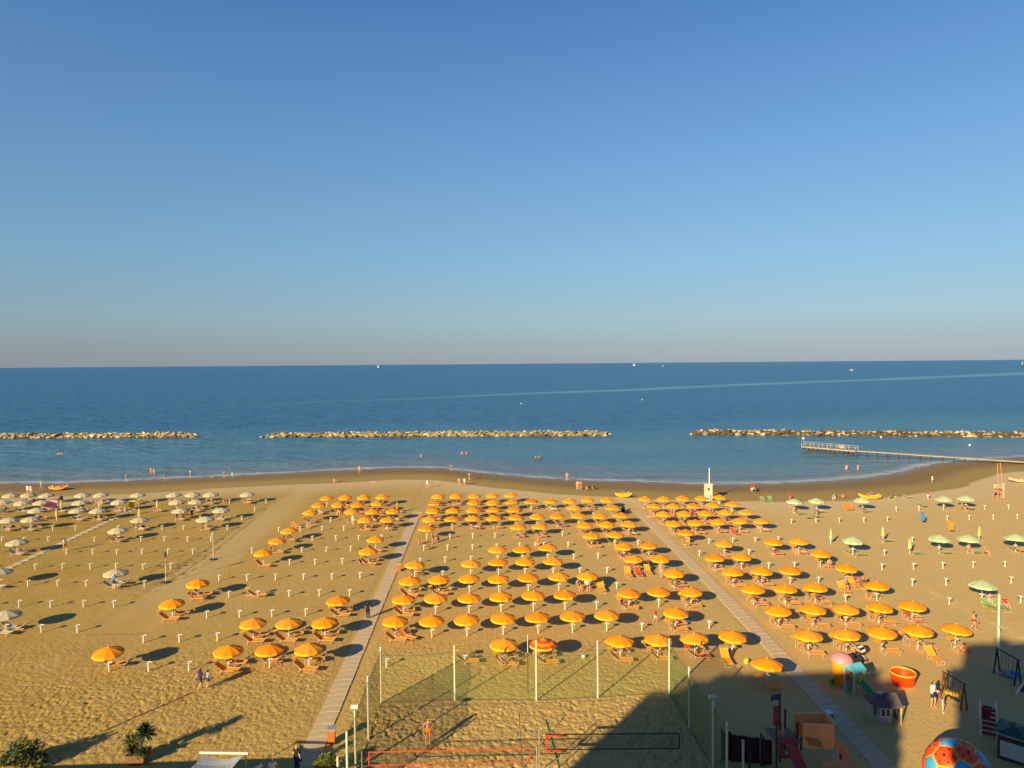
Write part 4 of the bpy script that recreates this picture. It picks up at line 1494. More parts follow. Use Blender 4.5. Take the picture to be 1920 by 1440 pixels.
q.grid([[(u, .2 + 1.5 * f, 1.5 * (1 - f) + .1 + h2) for u, h2 in ((-.3, .15), (-.25, 0), (.25, 0), (.3, .15))] for f in (0, .3, .6, 1)])
q.build('chute', mat('chute_red', (.28, .03, .03), .5), r)

# kiosk with a green roof
x, y = w2(1903, 1419)
r = thing('kiosk', 'small kiosk with a flat green roof and pale front boards', 'kiosk', (x, y, 0), R(42))
r.scale = (.86, .86, .95)
MB().box((0, 0, .75), (2.0, 1.7, 1.5)).build('body', mat('kiosk_dark', (.06, .035, .03), .7), r)
MB().box((-.02, -.87, .72), (1.7, .03, 1.0)).build('front_board', mat('kiosk_pale', (.52, .50, .42), .7), r)
MB().box((-1.01, 0, .72), (.03, 1.4, 1.0)).build('side_board', mat('kiosk_pale', (.52, .50, .42), .7), r)
q = MB()
q.grid([[(-1.25, -1.1, 1.62), (1.25, -1.1, 1.62), (1.25, 1.1, 1.62), (-1.25, 1.1, 1.62)], [(-1.25, -1.1, 1.72), (1.25, -1.1, 1.72), (1.25, 1.1, 1.72), (-1.25, 1.1, 1.72)]], True)
q.build('roof_edge', mat('kiosk_trim', (.26, .34, .32), .6), r)
q = MB()
q.face([(-1.2, -1.05, 1.73), (1.2, -1.05, 1.73), (0, 0, 1.95)])
q.face([(1.2, -1.05, 1.73), (1.2, 1.05, 1.73), (0, 0, 1.95)])
q.face([(1.2, 1.05, 1.73), (-1.2, 1.05, 1.73), (0, 0, 1.95)])
q.face([(-1.2, 1.05, 1.73), (-1.2, -1.05, 1.73), (0, 0, 1.95)])
q.build('green_roof', mat('kiosk_green', (.012, .055, .038), .6), r)
q = MB()
leaf_cloud(q, (.1, .2, 2.0), .25, 40, .1, random.Random(5))
q.build('leaf_litter', mat('dry_leaf', (.12, .10, .06), .8), r)

# toys and a see saw in the shade
x, y = w2(1881, 1263)
q = MB()
q.grid([[((.34 + .11 * math.cos(a_)) * math.cos(b_), (.34 + .11 * math.cos(a_)) * math.sin(b_), .11 + .11 * math.sin(a_)) for b_ in (2 * math.pi * i / 18 for i in range(18))] for a_ in (2 * math.pi * i / 8 for i in range(9))], True)
o = q.build('swim_ring', mat('ring_pink', (.58, .30, .24), .5), None, True)
tag(o, 'pink swim ring lying in the shade under the swings', 'swim ring').location = (x, y, 0)
x, y = w2(1898, 1268)
r = thing('play_mat', 'blue toy basin lying in the shade under the swings', 'toy', (x, y, 0), .4)
q = MB()
q.grid([[(-.5, -.35, 0), (.5, -.35, 0), (.5, .35, 0), (-.5, .35, 0)], [(-.6, -.42, .2), (.6, -.42, .2), (.6, .42, .2), (-.6, .42, .2)], [(-.52, -.36, .19), (.52, -.36, .19), (.52, .36, .19), (-.52, .36, .19)], [(-.45, -.3, .05), (.45, -.3, .05), (.45, .3, .05), (-.45, .3, .05)]], True)
q.face([(-.45, -.3, .05), (.45, -.3, .05), (.45, .3, .05), (-.45, .3, .05)])
q.build('basin', mat('toy_sky', (.05, .22, .42), .5), r)
a, b = at(1905, 1302, .25), at(1935, 1255, 1.0)
r = thing('see_saw', 'see saw with a pale beam tilted in the shade', 'see saw', (0, 0, 0))
MB().tube(a, b, .07, 8).build('beam', white_pt, r)
m_ = a.lerp(b, .45)
MB().lathe([(.3, 0), (.22, m_.z * .6), (.08, m_.z)], 10, (m_.x, m_.y, 0)).build('pivot', dark, r)

# big football dome
x, y = w2(1795, 1478)
rad = 1.66
dome = thing('ball_dome', 'giant soft football dome with red, blue and yellow patches, half in sun', 'play dome', (x, y, 0.95))
bm = bmesh.new()
bmesh.ops.create_icosphere(bm, subdivisions=1, radius=1.0)
iv = [v.co.copy() for v in bm.verts]
ifc = [[v.index for v in f.verts] for f in bm.faces]
bm.free()
rot = (sum((iv[j] for j in ifc[0]), Vector()).normalized()).rotation_difference(Vector((-.64, -.255, .73)).normalized()).to_matrix()
rot = Matrix.Rotation(R(-30), 3, Vector((-.64, -.255, .73)).normalized()) @ rot
pr, pb_, py_ = mat('patch_red', (.80, .075, .012), .45, .4), mat('patch_blue', (.06, .33, .60), .45, .4), mat('patch_yellow', (.85, .40, .03), .45, .4)


def patch(name, poly, m_, shrink=.90, puff=1.03):
    c = sum(poly, Vector()) / len(poly)
    q = MB()
    n = len(poly)
    ringz = []
    for f, e in ((1.0 * shrink, 1.0), (.8 * shrink, puff * .992), (.5 * shrink, puff), (.2 * shrink, puff)):
        row = []
        for i in range(n):
            for t in (0, .5):
                p_ = poly[i].lerp(poly[(i + 1) % n], t)
                v = c.lerp(p_, f).normalized() * rad * e
                row.append(tuple(rot @ v))
        ringz.append(row)
    q.grid(ringz, True)
    q.face(ringz[-1])
    return q.build(name, m_, dome, True), c


core = MB()
core.lathe([(rad * .985 * math.cos(a_), rad * .985 * math.sin(a_)) for a_ in (R(-89 + 178 * i / 22) for i in range(23))], 32)
core.build('seam_shell', py_, dome, True)
for i, v in enumerate(iv):
    nb = []
    for f in ifc:
        if i in f:
            nb += [j for j in f if j != i]
    nb = list(dict.fromkeys(nb))
    x_ = v.orthogonal().normalized()
    y_ = v.cross(x_)
    nb.sort(key=lambda j: math.atan2(iv[j].dot(y_), iv[j].dot(x_)))
    patch('pentagon_patch', [v.lerp(iv[j], 1 / 3) for j in nb], pb_)
hole = mat('patch_hole', (.05, .01, .01), .6)
for f in ifc:
    a_, b_, c_ = (iv[j] for j in f)
    poly = [a_.lerp(b_, 1 / 3), a_.lerp(b_, 2 / 3), b_.lerp(c_, 1 / 3), b_.lerp(c_, 2 / 3), c_.lerp(a_, 1 / 3), c_.lerp(a_, 2 / 3)]
    o, c = patch('hexagon_patch', poly, pr)
    q = MB()
    for k, fr in enumerate([0] + [.58] * 6):
        p_ = c if k == 0 else c.lerp(poly[k - 1], fr)
        nn = (rot @ p_.normalized())
        u = nn.orthogonal().normalized()
        v2 = nn.cross(u)
        rr2 = .085 if k == 0 else .05
        q.face([tuple(nn * rad * (1.035 + .001) + (u * math.cos(t) + v2 * math.sin(t)) * rr2) for t in (2 * math.pi * i / 10 for i in range(10))])
    q.build('holes', hole, o)

a, b = at(188, 1373, .03), at(362, 1298, .03)
q = MB().path([a.lerp(b, k / 6) + Vector((.05 * math.sin(k * 2), 0, 0)) for k in range(7)], .025, 5)  # thin dark tube standing in for a cable's shadow on the sand
tag(q.build('rope', dark), 'dark strand standing for a thin shadow line from the bush shadow towards the walking couple', 'rope')
# ball on the sand beyond the courts, small yellow toys
x, y = w2(1094, 1234)
q = MB()
q.lathe([(.16 * math.cos(a_), .16 + .16 * math.sin(a_)) for a_ in (R(-88 + 176 * i / 10) for i in range(11))], 14)
o = q.build('beach_ball', [mat('ball_white', (.75, .75, .75), .5)], None, True)
tag(o, 'small white ball lying on the sand behind the court netting', 'ball').location = (x, y, 0)
MB().lathe([(.05, .315), (.01, .325)], 8).build('valve', dark, o)

# ------------------------------------------------------------------ boats and gear on the shore
def rowboat(lab, px, py, rz, m_, L=4.6, up=False):
    x, y = w2(px, py)
    r = thing('rescue_boat', lab, 'boat', (x, y, gz(x, y)), rz)
    for s in (-.55, .55):
        q = MB()
        rows = []
        for k in range(11):
            f = k / 10 * 2 - 1
            wd = .26 * (1 - abs(f) ** 3) + .02
            z0 = .12 + .35 * abs(f) ** 3
            rows.append([(f * L / 2, s + wd * math.cos(t), z0 + .24 + .24 * math.sin(t)) for t in (2 * math.pi * i / 8 for i in range(8))])
        q.grid(rows, True)
        q.build('float', m_, r, True)
    for xx in (-.24 * L, -.04 * L, .17 * L):
        MB().box((xx, 0, .66), (.34, 1.5, .16)).build('bench', m_, r)
    q = MB()
    for s in (-1, 1):
        q.tube((-.2, s * .7, .72), (.9, s * 1.6, .95), .03, 6)
    q.build('oars', white_pl, r)


rowboat('orange rescue catamaran drawn up on the wet sand at the left', 110, 919, .1, mat('boat_orange', (.75, .27, .03), .5, .3), 3.0)
rowboat('yellow rescue catamaran on the damp sand between the umbrella blocks', 1169, 933, .2, mat('boat_yellow', (.82, .42, .01), .5, .3), 2.7)
rowboat('orange rescue catamaran among green loungers at the right', 1631, 936, -.25, mat('boat_amber', (.85, .32, .01), .5, .3), 3.3)
rowboat('pale pink boat on the sand at the right edge', 1922, 905, -.2, mat('boat_pink', (.75, .42, .26), .5, .3), 5.2)

x, y = w2(1871, 936)
r = thing('lifeguard_chair', 'tall faded red lifeguard chair frame near the water', 'lifeguard chair', (x, y, gz(x, y)))
hh = top_z(x, y, 868)
fad = mat('faded_red', (.50, .20, .11), .7, .2)
for s in (-.32, .32):
    for t_ in (-.4, .4):
        MB().tube((s * 1.6, t_ * 1.6, -.1), (s * .75, t_ * .4, hh if t_ < 0 else 2.2), .06, 6).build('leg', fad, r)
MB().box((0, 0, 1.75), (1.0, .8, .1)).build('seat', wood, r)
MB().box((0, .35, 2.15), (1.0, .08, .7)).build('backrest', mat('faded_pink', (.60, .36, .30), .8), r)
for k in range(4):
    MB().tube((-.5, -.6 + .05 * k, .35 + .38 * k), (.5, -.6 + .05 * k, .35 + .38 * k), .035, 5).build('rung', fad, r)
MB().box((.8, 0, 1.5), (.3, .5, 2.6)).build('rescue_board', mat('board_grey', (.36, .40, .36), .5), r)

# green chairs near the water, stray loungers
for px, py, rz, pr_, lab in ((1432, 941, -1.5, LNG_G, 'green lounger with its back to the sea, left of its twin'), (1446, 940, -1.6, LNG_G, 'green lounger with its back to the sea, right of its twin'), (1731, 952, .2, LNG_G, 'bright green lounger with a tilted back alone among bare posts'),
                             (1498, 966, .1, LNG_G, 'green lounger in front of the leftmost pale umbrella'), (1514, 974, .1, LNG_G, 'green lounger beside the leftmost pale umbrella, nearer the camera'), (1620, 962, .0, LNG_G, 'green lounger in the shade of the third pale umbrella near the sea'),
                             (1573, 934, .3, LNG_G, 'green lounger near the water with someone beside it'), (1671, 936, 1.2, LNG_G, 'green lounger near the water, right of the orange catamaran'), (1702, 935, 0, LNG_W, 'white lounger lying near the water at the right'),
                             (1178, 1081, -1.57, LNG_O, 'leftmost of three loungers facing the camera in a row'), (1197, 1080, -1.5, LNG_R, 'red lounger in the middle of three facing the camera'), (1215, 1076, -1.57, LNG_O, 'rightmost of three loungers facing the camera in a row'),
                             (1362, 1243, -1.65, LNG_O, 'orange lounger facing the camera under the last umbrella of the front row'), (762, 1200, -.55, LNG_O, 'orange lounger turned askew beside the walkway'), (1288, 1022, -1.9, LNG_O, 'orange lounger turned towards the camera beside the right walkway'),
                             (1128, 1108, -1.57, LNG_O, 'orange lounger facing the camera right of a family group'), (876, 1246, 0.05, LNG_O, 'single orange lounger at a bare post behind the court netting'), (482, 1121, .15, LNG_O, 'orange lounger lying alone among bare posts'),
                             (1601, 1100, -1.57, LNG_O, 'orange lounger with a pink towel beside two children'), (1582, 1110, -1.57, LNG_O, 'orange lounger facing the camera left of the pink towel'), (1377, 1003, -1.5, LNG_R, 'red lounger with a towel facing the camera at the right block'),
                             (1320, 945, .3, LNG_W, 'white lounger near the foot of the lifeguard tower'), (1855, 1141, -1.57, LNG_G, 'green lounger with a pink towel below the nearest pale umbrella'), (1878, 1143, -1.5, LNG_G, 'green lounger in the shade of the white mast'),
                             (1530, 972, .2, LNG_G, 'green lounger by the second pale umbrella'), (553, 990, -.8, LNG_O, 'orange lounger tipped up behind an umbrella on the far left')):
    p = at(px, py)
    put(pr_, (p.x, p.y, gz(p.x, p.y)), rz, lab, 'loungers standing apart')


def towel(lab, px, py, z, c, rz=0, wd=.7, L=1.5, tilt=0):
    p = at(px, py)
    q = MB()
    rr = random.Random(px)
    q.grid([[(-wd / 2 + wd * i / 4, -L / 2 + L * j / 6, rr.uniform(0, .03)) for i in range(5)] for j in range(7)])
    o = q.build('towel', cloth(c))
    tag(o, lab, 'towel')
    o.location = (p.x, p.y, gz(p.x, p.y) + z)
    o.rotation_euler = (tilt, 0, rz)


towel('pink towel spread over a lounger beside two children', 1601, 1097, .75, 'pink', 0, .75, 1.3, R(-32))
towel('pink towel spread over a green lounger near the white mast', 1855, 1136, .75, 'pink', 0, .75, 1.3, R(-32))
towel('large pink sheet hung among the white umbrellas', 94, 958, 1.1, 'pink', .3, 2.0, 1.4, R(70))
towel('orange towel lying among the white umbrellas', 347, 970, .45, 'orange', .2, 1.2, 1.6, R(-20))
towel('yellow sheet standing among the white umbrellas', 247, 955, .8, 'yellow', .2, .9, 1.3, R(60))
towel('green cloth lying by the white loungers', 371, 966, .4, 'green', .2, .8, 1.2, R(-15))
towel('white towel over a sunshade beside the striped bag', 1566, 1208, .7, 'white', .3, .7, .7, R(-40))
towel('blue towel draped over a lounger under the crowded umbrellas', 1216, 1132, .5, 'blue', .6, .7, 1.4, R(-25))
towel('blue towel hung up to dry at the far right', 1730, 983, 1.2, 'blue', 0, .6, 1.3, R(80))
towel('orange cloth hung on a post at the far right', 1783, 999, 1.0, 'orange', 0, .7, 1.2, R(75))
towel('orange red cloth over a lounger near the bare posts at the right', 1590, 957, .6, 'orange', .2, 1.6, 1.2, R(40))
x, y = w2(1288, 1166)
q = MB()
q.lathe([(.26, 0), (.32, .2), (.3, .42), (.2, .46)], 12)
tag(q.build('cool_bag', cloth('blue')), 'round blue bag on the sand under an umbrella', 'bag').location = (x, y, 0)
x, y = w2(1399, 1243)
q = MB()
q.lathe([(.16, 0), (.2, .28), (.17, .28), (.14, .04)], 12)
tag(q.build('bucket', cloth('yellow')), 'small yellow bucket left of the nearest umbrella', 'bucket').location = (x, y, 0)
# pushchair with a striped hood
x, y = w2(1609, 1238)
r = thing('pushchair', 'folding pushchair with a striped hood behind the climbing drum', 'pushchair', (x, y, 0), .5)
q = MB()
for k in range(7):
    a0, a1 = math.pi * k / 7, math.pi * (k + 1) / 7
    q.grid([[(-.3, -.42 * math.cos(a0), .8 + .42 * math.sin(a0)), (.3, -.42 * math.cos(a0), .8 + .42 * math.sin(a0))], [(-.3, -.42 * math.cos(a1), .8 + .42 * math.sin(a1)), (.3, -.42 * math.cos(a1), .8 + .42 * math.sin(a1))]], False, k % 2)
q.build('hood', [cloth('white'), cloth('black')], r)
q = MB()
q.box((0, .05, .55), (.5, .7, .08), rx=-.2)
q.build('seat', cloth('black'), r)
q = MB()
for s in (-.28, .28):
    q.tube((s, -.5, .15), (s, .5, .95), .02, 5).tube((s, .4, .15), (s, -.3, .75), .02, 5)
q.tube((-.28, .5, .95), (.28, .5, .95), .02, 5)
q.build('frame', steel, r)
for s in (-.3, .3):
    for yy in (-.5, .4):
        o = MB().lathe([(.11, -.025), (.14, 0), (.11, .025)], 12).build('wheel', dark, r)
        o.location, o.rotation_euler = (s, yy, .14), (0, R(90), 0)

# ------------------------------------------------------------------ breakwaters of boulders
rr = random.Random(21)
stone = [mat('boulder_pale', (.44, .37, .25), .9, .15, .25, .7), mat('boulder_tan', (.29, .22, .12), .9, .15, .28, .7), mat('boulder_dark', (.11, .075, .038), .9, .15, .3, .7)]
rocks = []
for k in range(10):
    bm = bmesh.new()
    for _ in range(13):
        v = Vector((rr.gauss(0, 1), rr.gauss(0, 1), rr.gauss(0, 1))).normalized()
        bm.verts.new(Vector((v.x * rr.uniform(.8, 1.1), v.y * rr.uniform(.65, 1.0), v.z * rr.uniform(.5, .8))))
    res = bmesh.ops.convex_hull(bm, input=bm.verts)
    bmesh.ops.delete(bm, geom=[g for g in res['geom_interior'] if isinstance(g, bmesh.types.BMVert)], context='VERTS')
    for s in range(3):
        me = bpy.data.meshes.new('boulder')
        bm.to_mesh(me)
        me.materials.append(stone[s])
        rocks.append(me)
    bm.free()


def breakwater(lab, pa, pb, n, darkness, ends):
    a, b = at(*pa, SEA_Z), at(*pb, SEA_Z)
    r = thing('breakwater', lab, 'breakwater', ((a.x + b.x) / 2, (a.y + b.y) / 2, SEA_Z))
    d = (b - a)
    L = d.length
    u = d.normalized()
    nrm = Vector((-u.y, u.x, 0))
    q = MB()
    rows = []
    m = 40
    for k in range(m + 1):
        f = k / m
        e = min(1, (f if ends[0] else 1) * L / 5, ((1 - f) if ends[1] else 1) * L / 5)
        c = -d / 2 + d * f
        hgt = (1.05 + .18 * math.sin(k * 1.7)) * e
        rows.append([tuple(c + nrm * o_ * (.5 + .5 * e) + Vector((0, 0, z_))) for o_, z_ in ((-1.2, -1.0), (1.4, hgt * .55), (3.0, hgt), (4.8, hgt * .7), (7.2, -1.0))])
    q.grid(rows)
    q.build('rubble_core', stone[1] if darkness < .3 else stone[2], r)
    for k in range(n):
        lay = k % 4
        f = (k + rr.uniform(-.4, .4)) / n
        e = min(1, (f if ends[0] else 1) * L / 6 + .25, ((1 - f) if ends[1] else 1) * L / 6 + .25)
        off, zz = ((0.0, .05), (1.3, .62), (2.6, 1.02), (3.5, 1.12))[lay]
        sz = rr.uniform(.42, .92) * (1.1 if lay < 2 else 1.0)
        pz = rr.random()
        mi = 2 if (pz < darkness or (lay == 0 and pz < .55)) else (1 if pz < .55 + darkness * .4 else 0)
        o = add('boulder', rocks[rr.randrange(10) * 3 + mi], r)
        c = -d / 2 + d * f + nrm * (off * (.5 + .5 * e) + rr.uniform(-.4, .4))
        o.location = (c.x, c.y, zz * e + rr.uniform(-.2, .2))
        o.rotation_euler = (rr.uniform(-.5, .5), rr.uniform(-.5, .5), rr.uniform(0, 6.28))
        o.scale = (sz * rr.uniform(1.1, 1.9), sz, sz * rr.uniform(.65, .95))


breakwater('breakwater of pale boulders ending in open water, leftmost of the three', (-60, 822), (366, 820), 240, .10, (False, True))
breakwater('long breakwater of boulders with open water at both ends', (491, 820), (1146, 817), 290, .12, (True, True))
breakwater('brownish weedy breakwater of boulders behind the pier', (1294, 815), (2010, 820.5), 295, .3, (True, False))

# ------------------------------------------------------------------ pier
pier_rail = mat('pier_rail', (.40, .35, .27), .7, .2)
pier = thing('pier', 'narrow white pier on piles with a railed platform at its sea end', 'pier', (0, 0, 0))
A_, B_, C_ = at(1506, 849, SEA_Z), at(1606, 857, SEA_Z), at(1945, 872, 0)
dz = 1.55
grey_w = mat('pier_boards', (.34, .28, .20), .85, .15, .15, .6)
pile_m = mat('pier_piles', (.10, .068, .05), .9, .1, .3, 1.0)


def seg_box(a, b, za, zb, wd, th, name, m_):
    d = Vector((b.x - a.x, b.y - a.y, 0))
    n = Vector((-d.y, d.x, 0)).normalized() * wd / 2
    q = MB()
    q.grid([[(a - n).to_tuple()[:2] + (za - th,), (a + n).to_tuple()[:2] + (za - th,), (a + n).to_tuple()[:2] + (za,), (a - n).to_tuple()[:2] + (za,)], [(b - n).to_tuple()[:2] + (zb - th,), (b + n).to_tuple()[:2] + (zb - th,), (b + n).to_tuple()[:2] + (zb,), (b - n).to_tuple()[:2] + (zb,)]], True)
    q.face([(b - n).to_tuple()[:2] + (zb - th,), (b + n).to_tuple()[:2] + (zb - th,), (b + n).to_tuple()[:2] + (zb,), (b - n).to_tuple()[:2] + (zb,)])
    q.face([(a - n).to_tuple()[:2] + (za - th,), (a + n).to_tuple()[:2] + (za - th,), (a + n).to_tuple()[:2] + (za,), (a - n).to_tuple()[:2] + (za,)])
    return q.build(name, m_, pier)


seg_box(A_, B_, dz, dz - .15, 2.6, .28, 'platform', grey_w)
seg_box(B_, C_, dz - .15, .62, 1.3, .22, 'gangway', grey_w)
d_ = (B_ - A_)
n_ = Vector((-d_.y, d_.x, 0)).normalized()
for k in range(13):
    f = k / 12
    for s in (-1, 1):
        p_ = A_ + d_ * f + n_ * s * 1.1
        MB().tube((p_.x, p_.y, -2.2), (p_.x, p_.y, dz - .2), .12, 6).build('pile', pile_m, pier)
for k in range(1, 16):
    p_ = B_.lerp(C_, k / 16)
    for s in (-.45, .45):
        g = -2.2 if k < 11 else -.6
        MB().tube((p_.x + n_.x * s, p_.y + n_.y * s, g), (p_.x + n_.x * s, p_.y + n_.y * s, dz - .15 - (dz - .77) * k / 16 - .1), .09, 6).build('pile', pile_m, pier)
for s in (-1, 1):
    a, b = A_ + n_ * s * 1.25, B_ + n_ * s * 1.25
    z0 = dz
    for k in range(7):
        p_ = a.lerp(b, k / 6)
        MB().tube((p_.x, p_.y, z0 - .2), (p_.x, p_.y, z0 + 1.05 - .15 * k / 6), .06, 6).build('rail_post', pier_rail, pier)
    if s > 0:
        for hgt in (1.0, .5):
            MB().tube((a.x, a.y, z0 + hgt), (b.x, b.y, z0 - .15 + hgt), .045, 6).build('handrail', pier_rail, pier)
MB().box((A_.x + 9.5 * (B_ - A_).normalized().x, A_.y + 9.5 * (B_ - A_).normalized().y, dz + .5), (1.0, 1.0, .8)).build('locker', pier_rail, pier)
q = MB().tube((A_.x, A_.y, dz), (A_.x, A_.y, dz + 1.7), .05, 6)
bc = q.build('beacon_post', pier_rail, pier)
MB().lathe([(.05, 0), (.3, .12), (.34, .3), (.22, .5), (.04, .58)], 10, (A_.x, A_.y, dz + 1.7)).build('beacon', mat('beacon_white', (.8, .8, .78), .4), bc)

# ------------------------------------------------------------------ boats on the sea, buoys
def sailboat(lab, px, py, hgt, rz=0.4, seed=0):
    p = at(px, py, SEA_Z)
    r = thing('sailing_boat', lab, 'sailing boat', (p.x, p.y, SEA_Z), rz)
    L = hgt * .75
    q = MB()
    rows = []
    for k in range(9):
        f = k / 8 * 2 - 1
        wd = L * .14 * (1 - max(0, f) ** 2.2) + .05
        rows.append([(f * L / 2, -wd, L * .09), (f * L / 2, -wd * .5, -L * .03), (f * L / 2, wd * .5, -L * .03), (f * L / 2, wd, L * .09)])
    q.grid(rows)
    for i in range(8):
        q.face([rows[i][0], rows[i + 1][0], rows[i + 1][3], rows[i][3]])
    q.build('hull', white_pt, r)
    MB().tube((L * .05, 0, 0), (L * .05, 0, hgt), L * .008, 6).build('mast', steel, r)
    sm = mat('sail_white', (.80, .78, .74), .8)
    for nm, pts in (('main_sail', [(L * .04, 0, hgt * .12), (-L * .45, .02 * L, hgt * .14), (L * .04, 0, hgt * .97)]), ('jib', [(L * .07, 0, hgt * .85), (L * .07, -.03 * L, hgt * .12), (L * .48, 0, hgt * .09)])):
        q = MB()
        q.face([(x_, y_ + L * .01, z_) for x_, y_, z_ in pts])
        q.face([(x_, y_ - L * .01, z_) for x_, y_, z_ in reversed(pts)])
        q.build(nm, sm, r)


sailboat('white sailing boat on the horizon, leftmost of the sails', 709, 689.5, 24)
sailboat('white sailing boat on the horizon, left of a close pair', 1189, 686.5, 24, .3)
sailboat('white sailing boat on the horizon, right of a close pair', 1243, 688, 15, .6)
sailboat('white sailing boat at the right edge of the horizon', 1917, 683.5, 20, .5)
p = at(1597, 695, SEA_Z)
r = thing('motor_boat', 'small white motor boat far out on the right', 'motor boat', (p.x, p.y, SEA_Z), .2)
q = MB()
rows = [[(f * 5.5, -1.6 * (1 - max(0, f) ** 2), 1.2 + .4 * f), (f * 5.5, -.8 * (1 - max(0, f) ** 2), -.3), (f * 5.5, .8 * (1 - max(0, f) ** 2), -.3), (f * 5.5, 1.6 * (1 - max(0, f) ** 2), 1.2 + .4 * f)] for f in (-1, -.5, 0, .5, .8, 1)]
q.grid(rows)
q.face([rw[0] for rw in rows] + [rw[3] for rw in reversed(rows)])
q.build('hull', white_pt, r)
MB().box((-.8, 0, 2.2), (3.6, 2.2, 2.0)).build('cabin', white_pl, r)
for k, (px, py, lab) in enumerate(((977, 757, 'white buoy on open water beyond the middle breakwater'), (1204, 750, 'white buoy on open water right of centre'), (1652, 820.5, 'white buoy inside the weedy breakwater'), (1818, 835, 'white buoy in the lagoon right of the pier'))):
    p = at(px, py, SEA_Z)
    s = .32 if k < 2 else .26
    q = MB().lathe([(s * math.cos(a_), s * math.sin(a_)) for a_ in (R(-88 + 176 * i / 8) for i in range(9))], 12)
    o = q.build('buoy', mat('beacon_white', (.8, .8, .78), .4), None, True)
    tag(o, lab, 'buoy', 'white buoys').location = (p.x, p.y, SEA_Z + .12)
    MB().lathe([(s * .3, s * .9), (s * .2, s * 1.4)], 8).build('top_ring', dark, o)
# ------------------------------------------------------------------ people
def lerp3(a, b, f):
    return tuple(a[i] + (b[i] - a[i]) * f for i in range(3))


BASE = dict(pelvis=(0, 0, .95), spine=(0, .01, 1.12), chest=(0, 0, 1.30), neck=(0, .015, 1.47), head=(0, -.005, 1.58), crown=(0, 0, 1.66), nose=(0, -.112, 1.575),
            sh_l=(.17, .01, 1.41), el_l=(.235, .03, 1.13), wr_l=(.255, -.03, .90), sh_r=(-.17, .01, 1.41), el_r=(-.235, .03, 1.13), wr_r=(-.255, -.03, .90),
            hip_l=(.09, 0, .90), kn_l=(.10, -.02, .50), an_l=(.10, .03, .09), to_l=(.115, -.13, .035), hip_r=(-.09, 0, .90), kn_r=(-.10, -.02, .50), an_r=(-.10, .03, .09), to_r=(-.115, -.13, .035))
BONES = [('pelvis', 'spine'), ('spine', 'chest'), ('chest', 'neck'), ('neck', 'head'), ('head', 'crown'), ('head', 'nose'), ('chest', 'sh_l'), ('sh_l', 'el_l'), ('el_l', 'wr_l'), ('chest', 'sh_r'), ('sh_r', 'el_r'), ('el_r', 'wr_r'),
         ('pelvis', 'hip_l'), ('hip_l', 'kn_l'), ('kn_l', 'an_l'), ('an_l', 'to_l'), ('pelvis', 'hip_r'), ('hip_r', 'kn_r'), ('kn_r', 'an_r'), ('an_r', 'to_r')]
RADS = dict(pelvis=(.145, .11), spine=(.13, .095), chest=(.155, .11), neck=(.052, .055), head=(.082, .10), crown=(.062, .075), nose=(.014, .014), sh=(.062, .062), el=(.043, .043), wr=(.030, .026), hip=(.092, .092), kn=(.060, .060), an=(.040, .042), to=(.038, .028))


def pose(**kw):
    d = dict(BASE)
    d.update(kw)
    return d


def legs_arms(**kw):
    return pose(**kw)


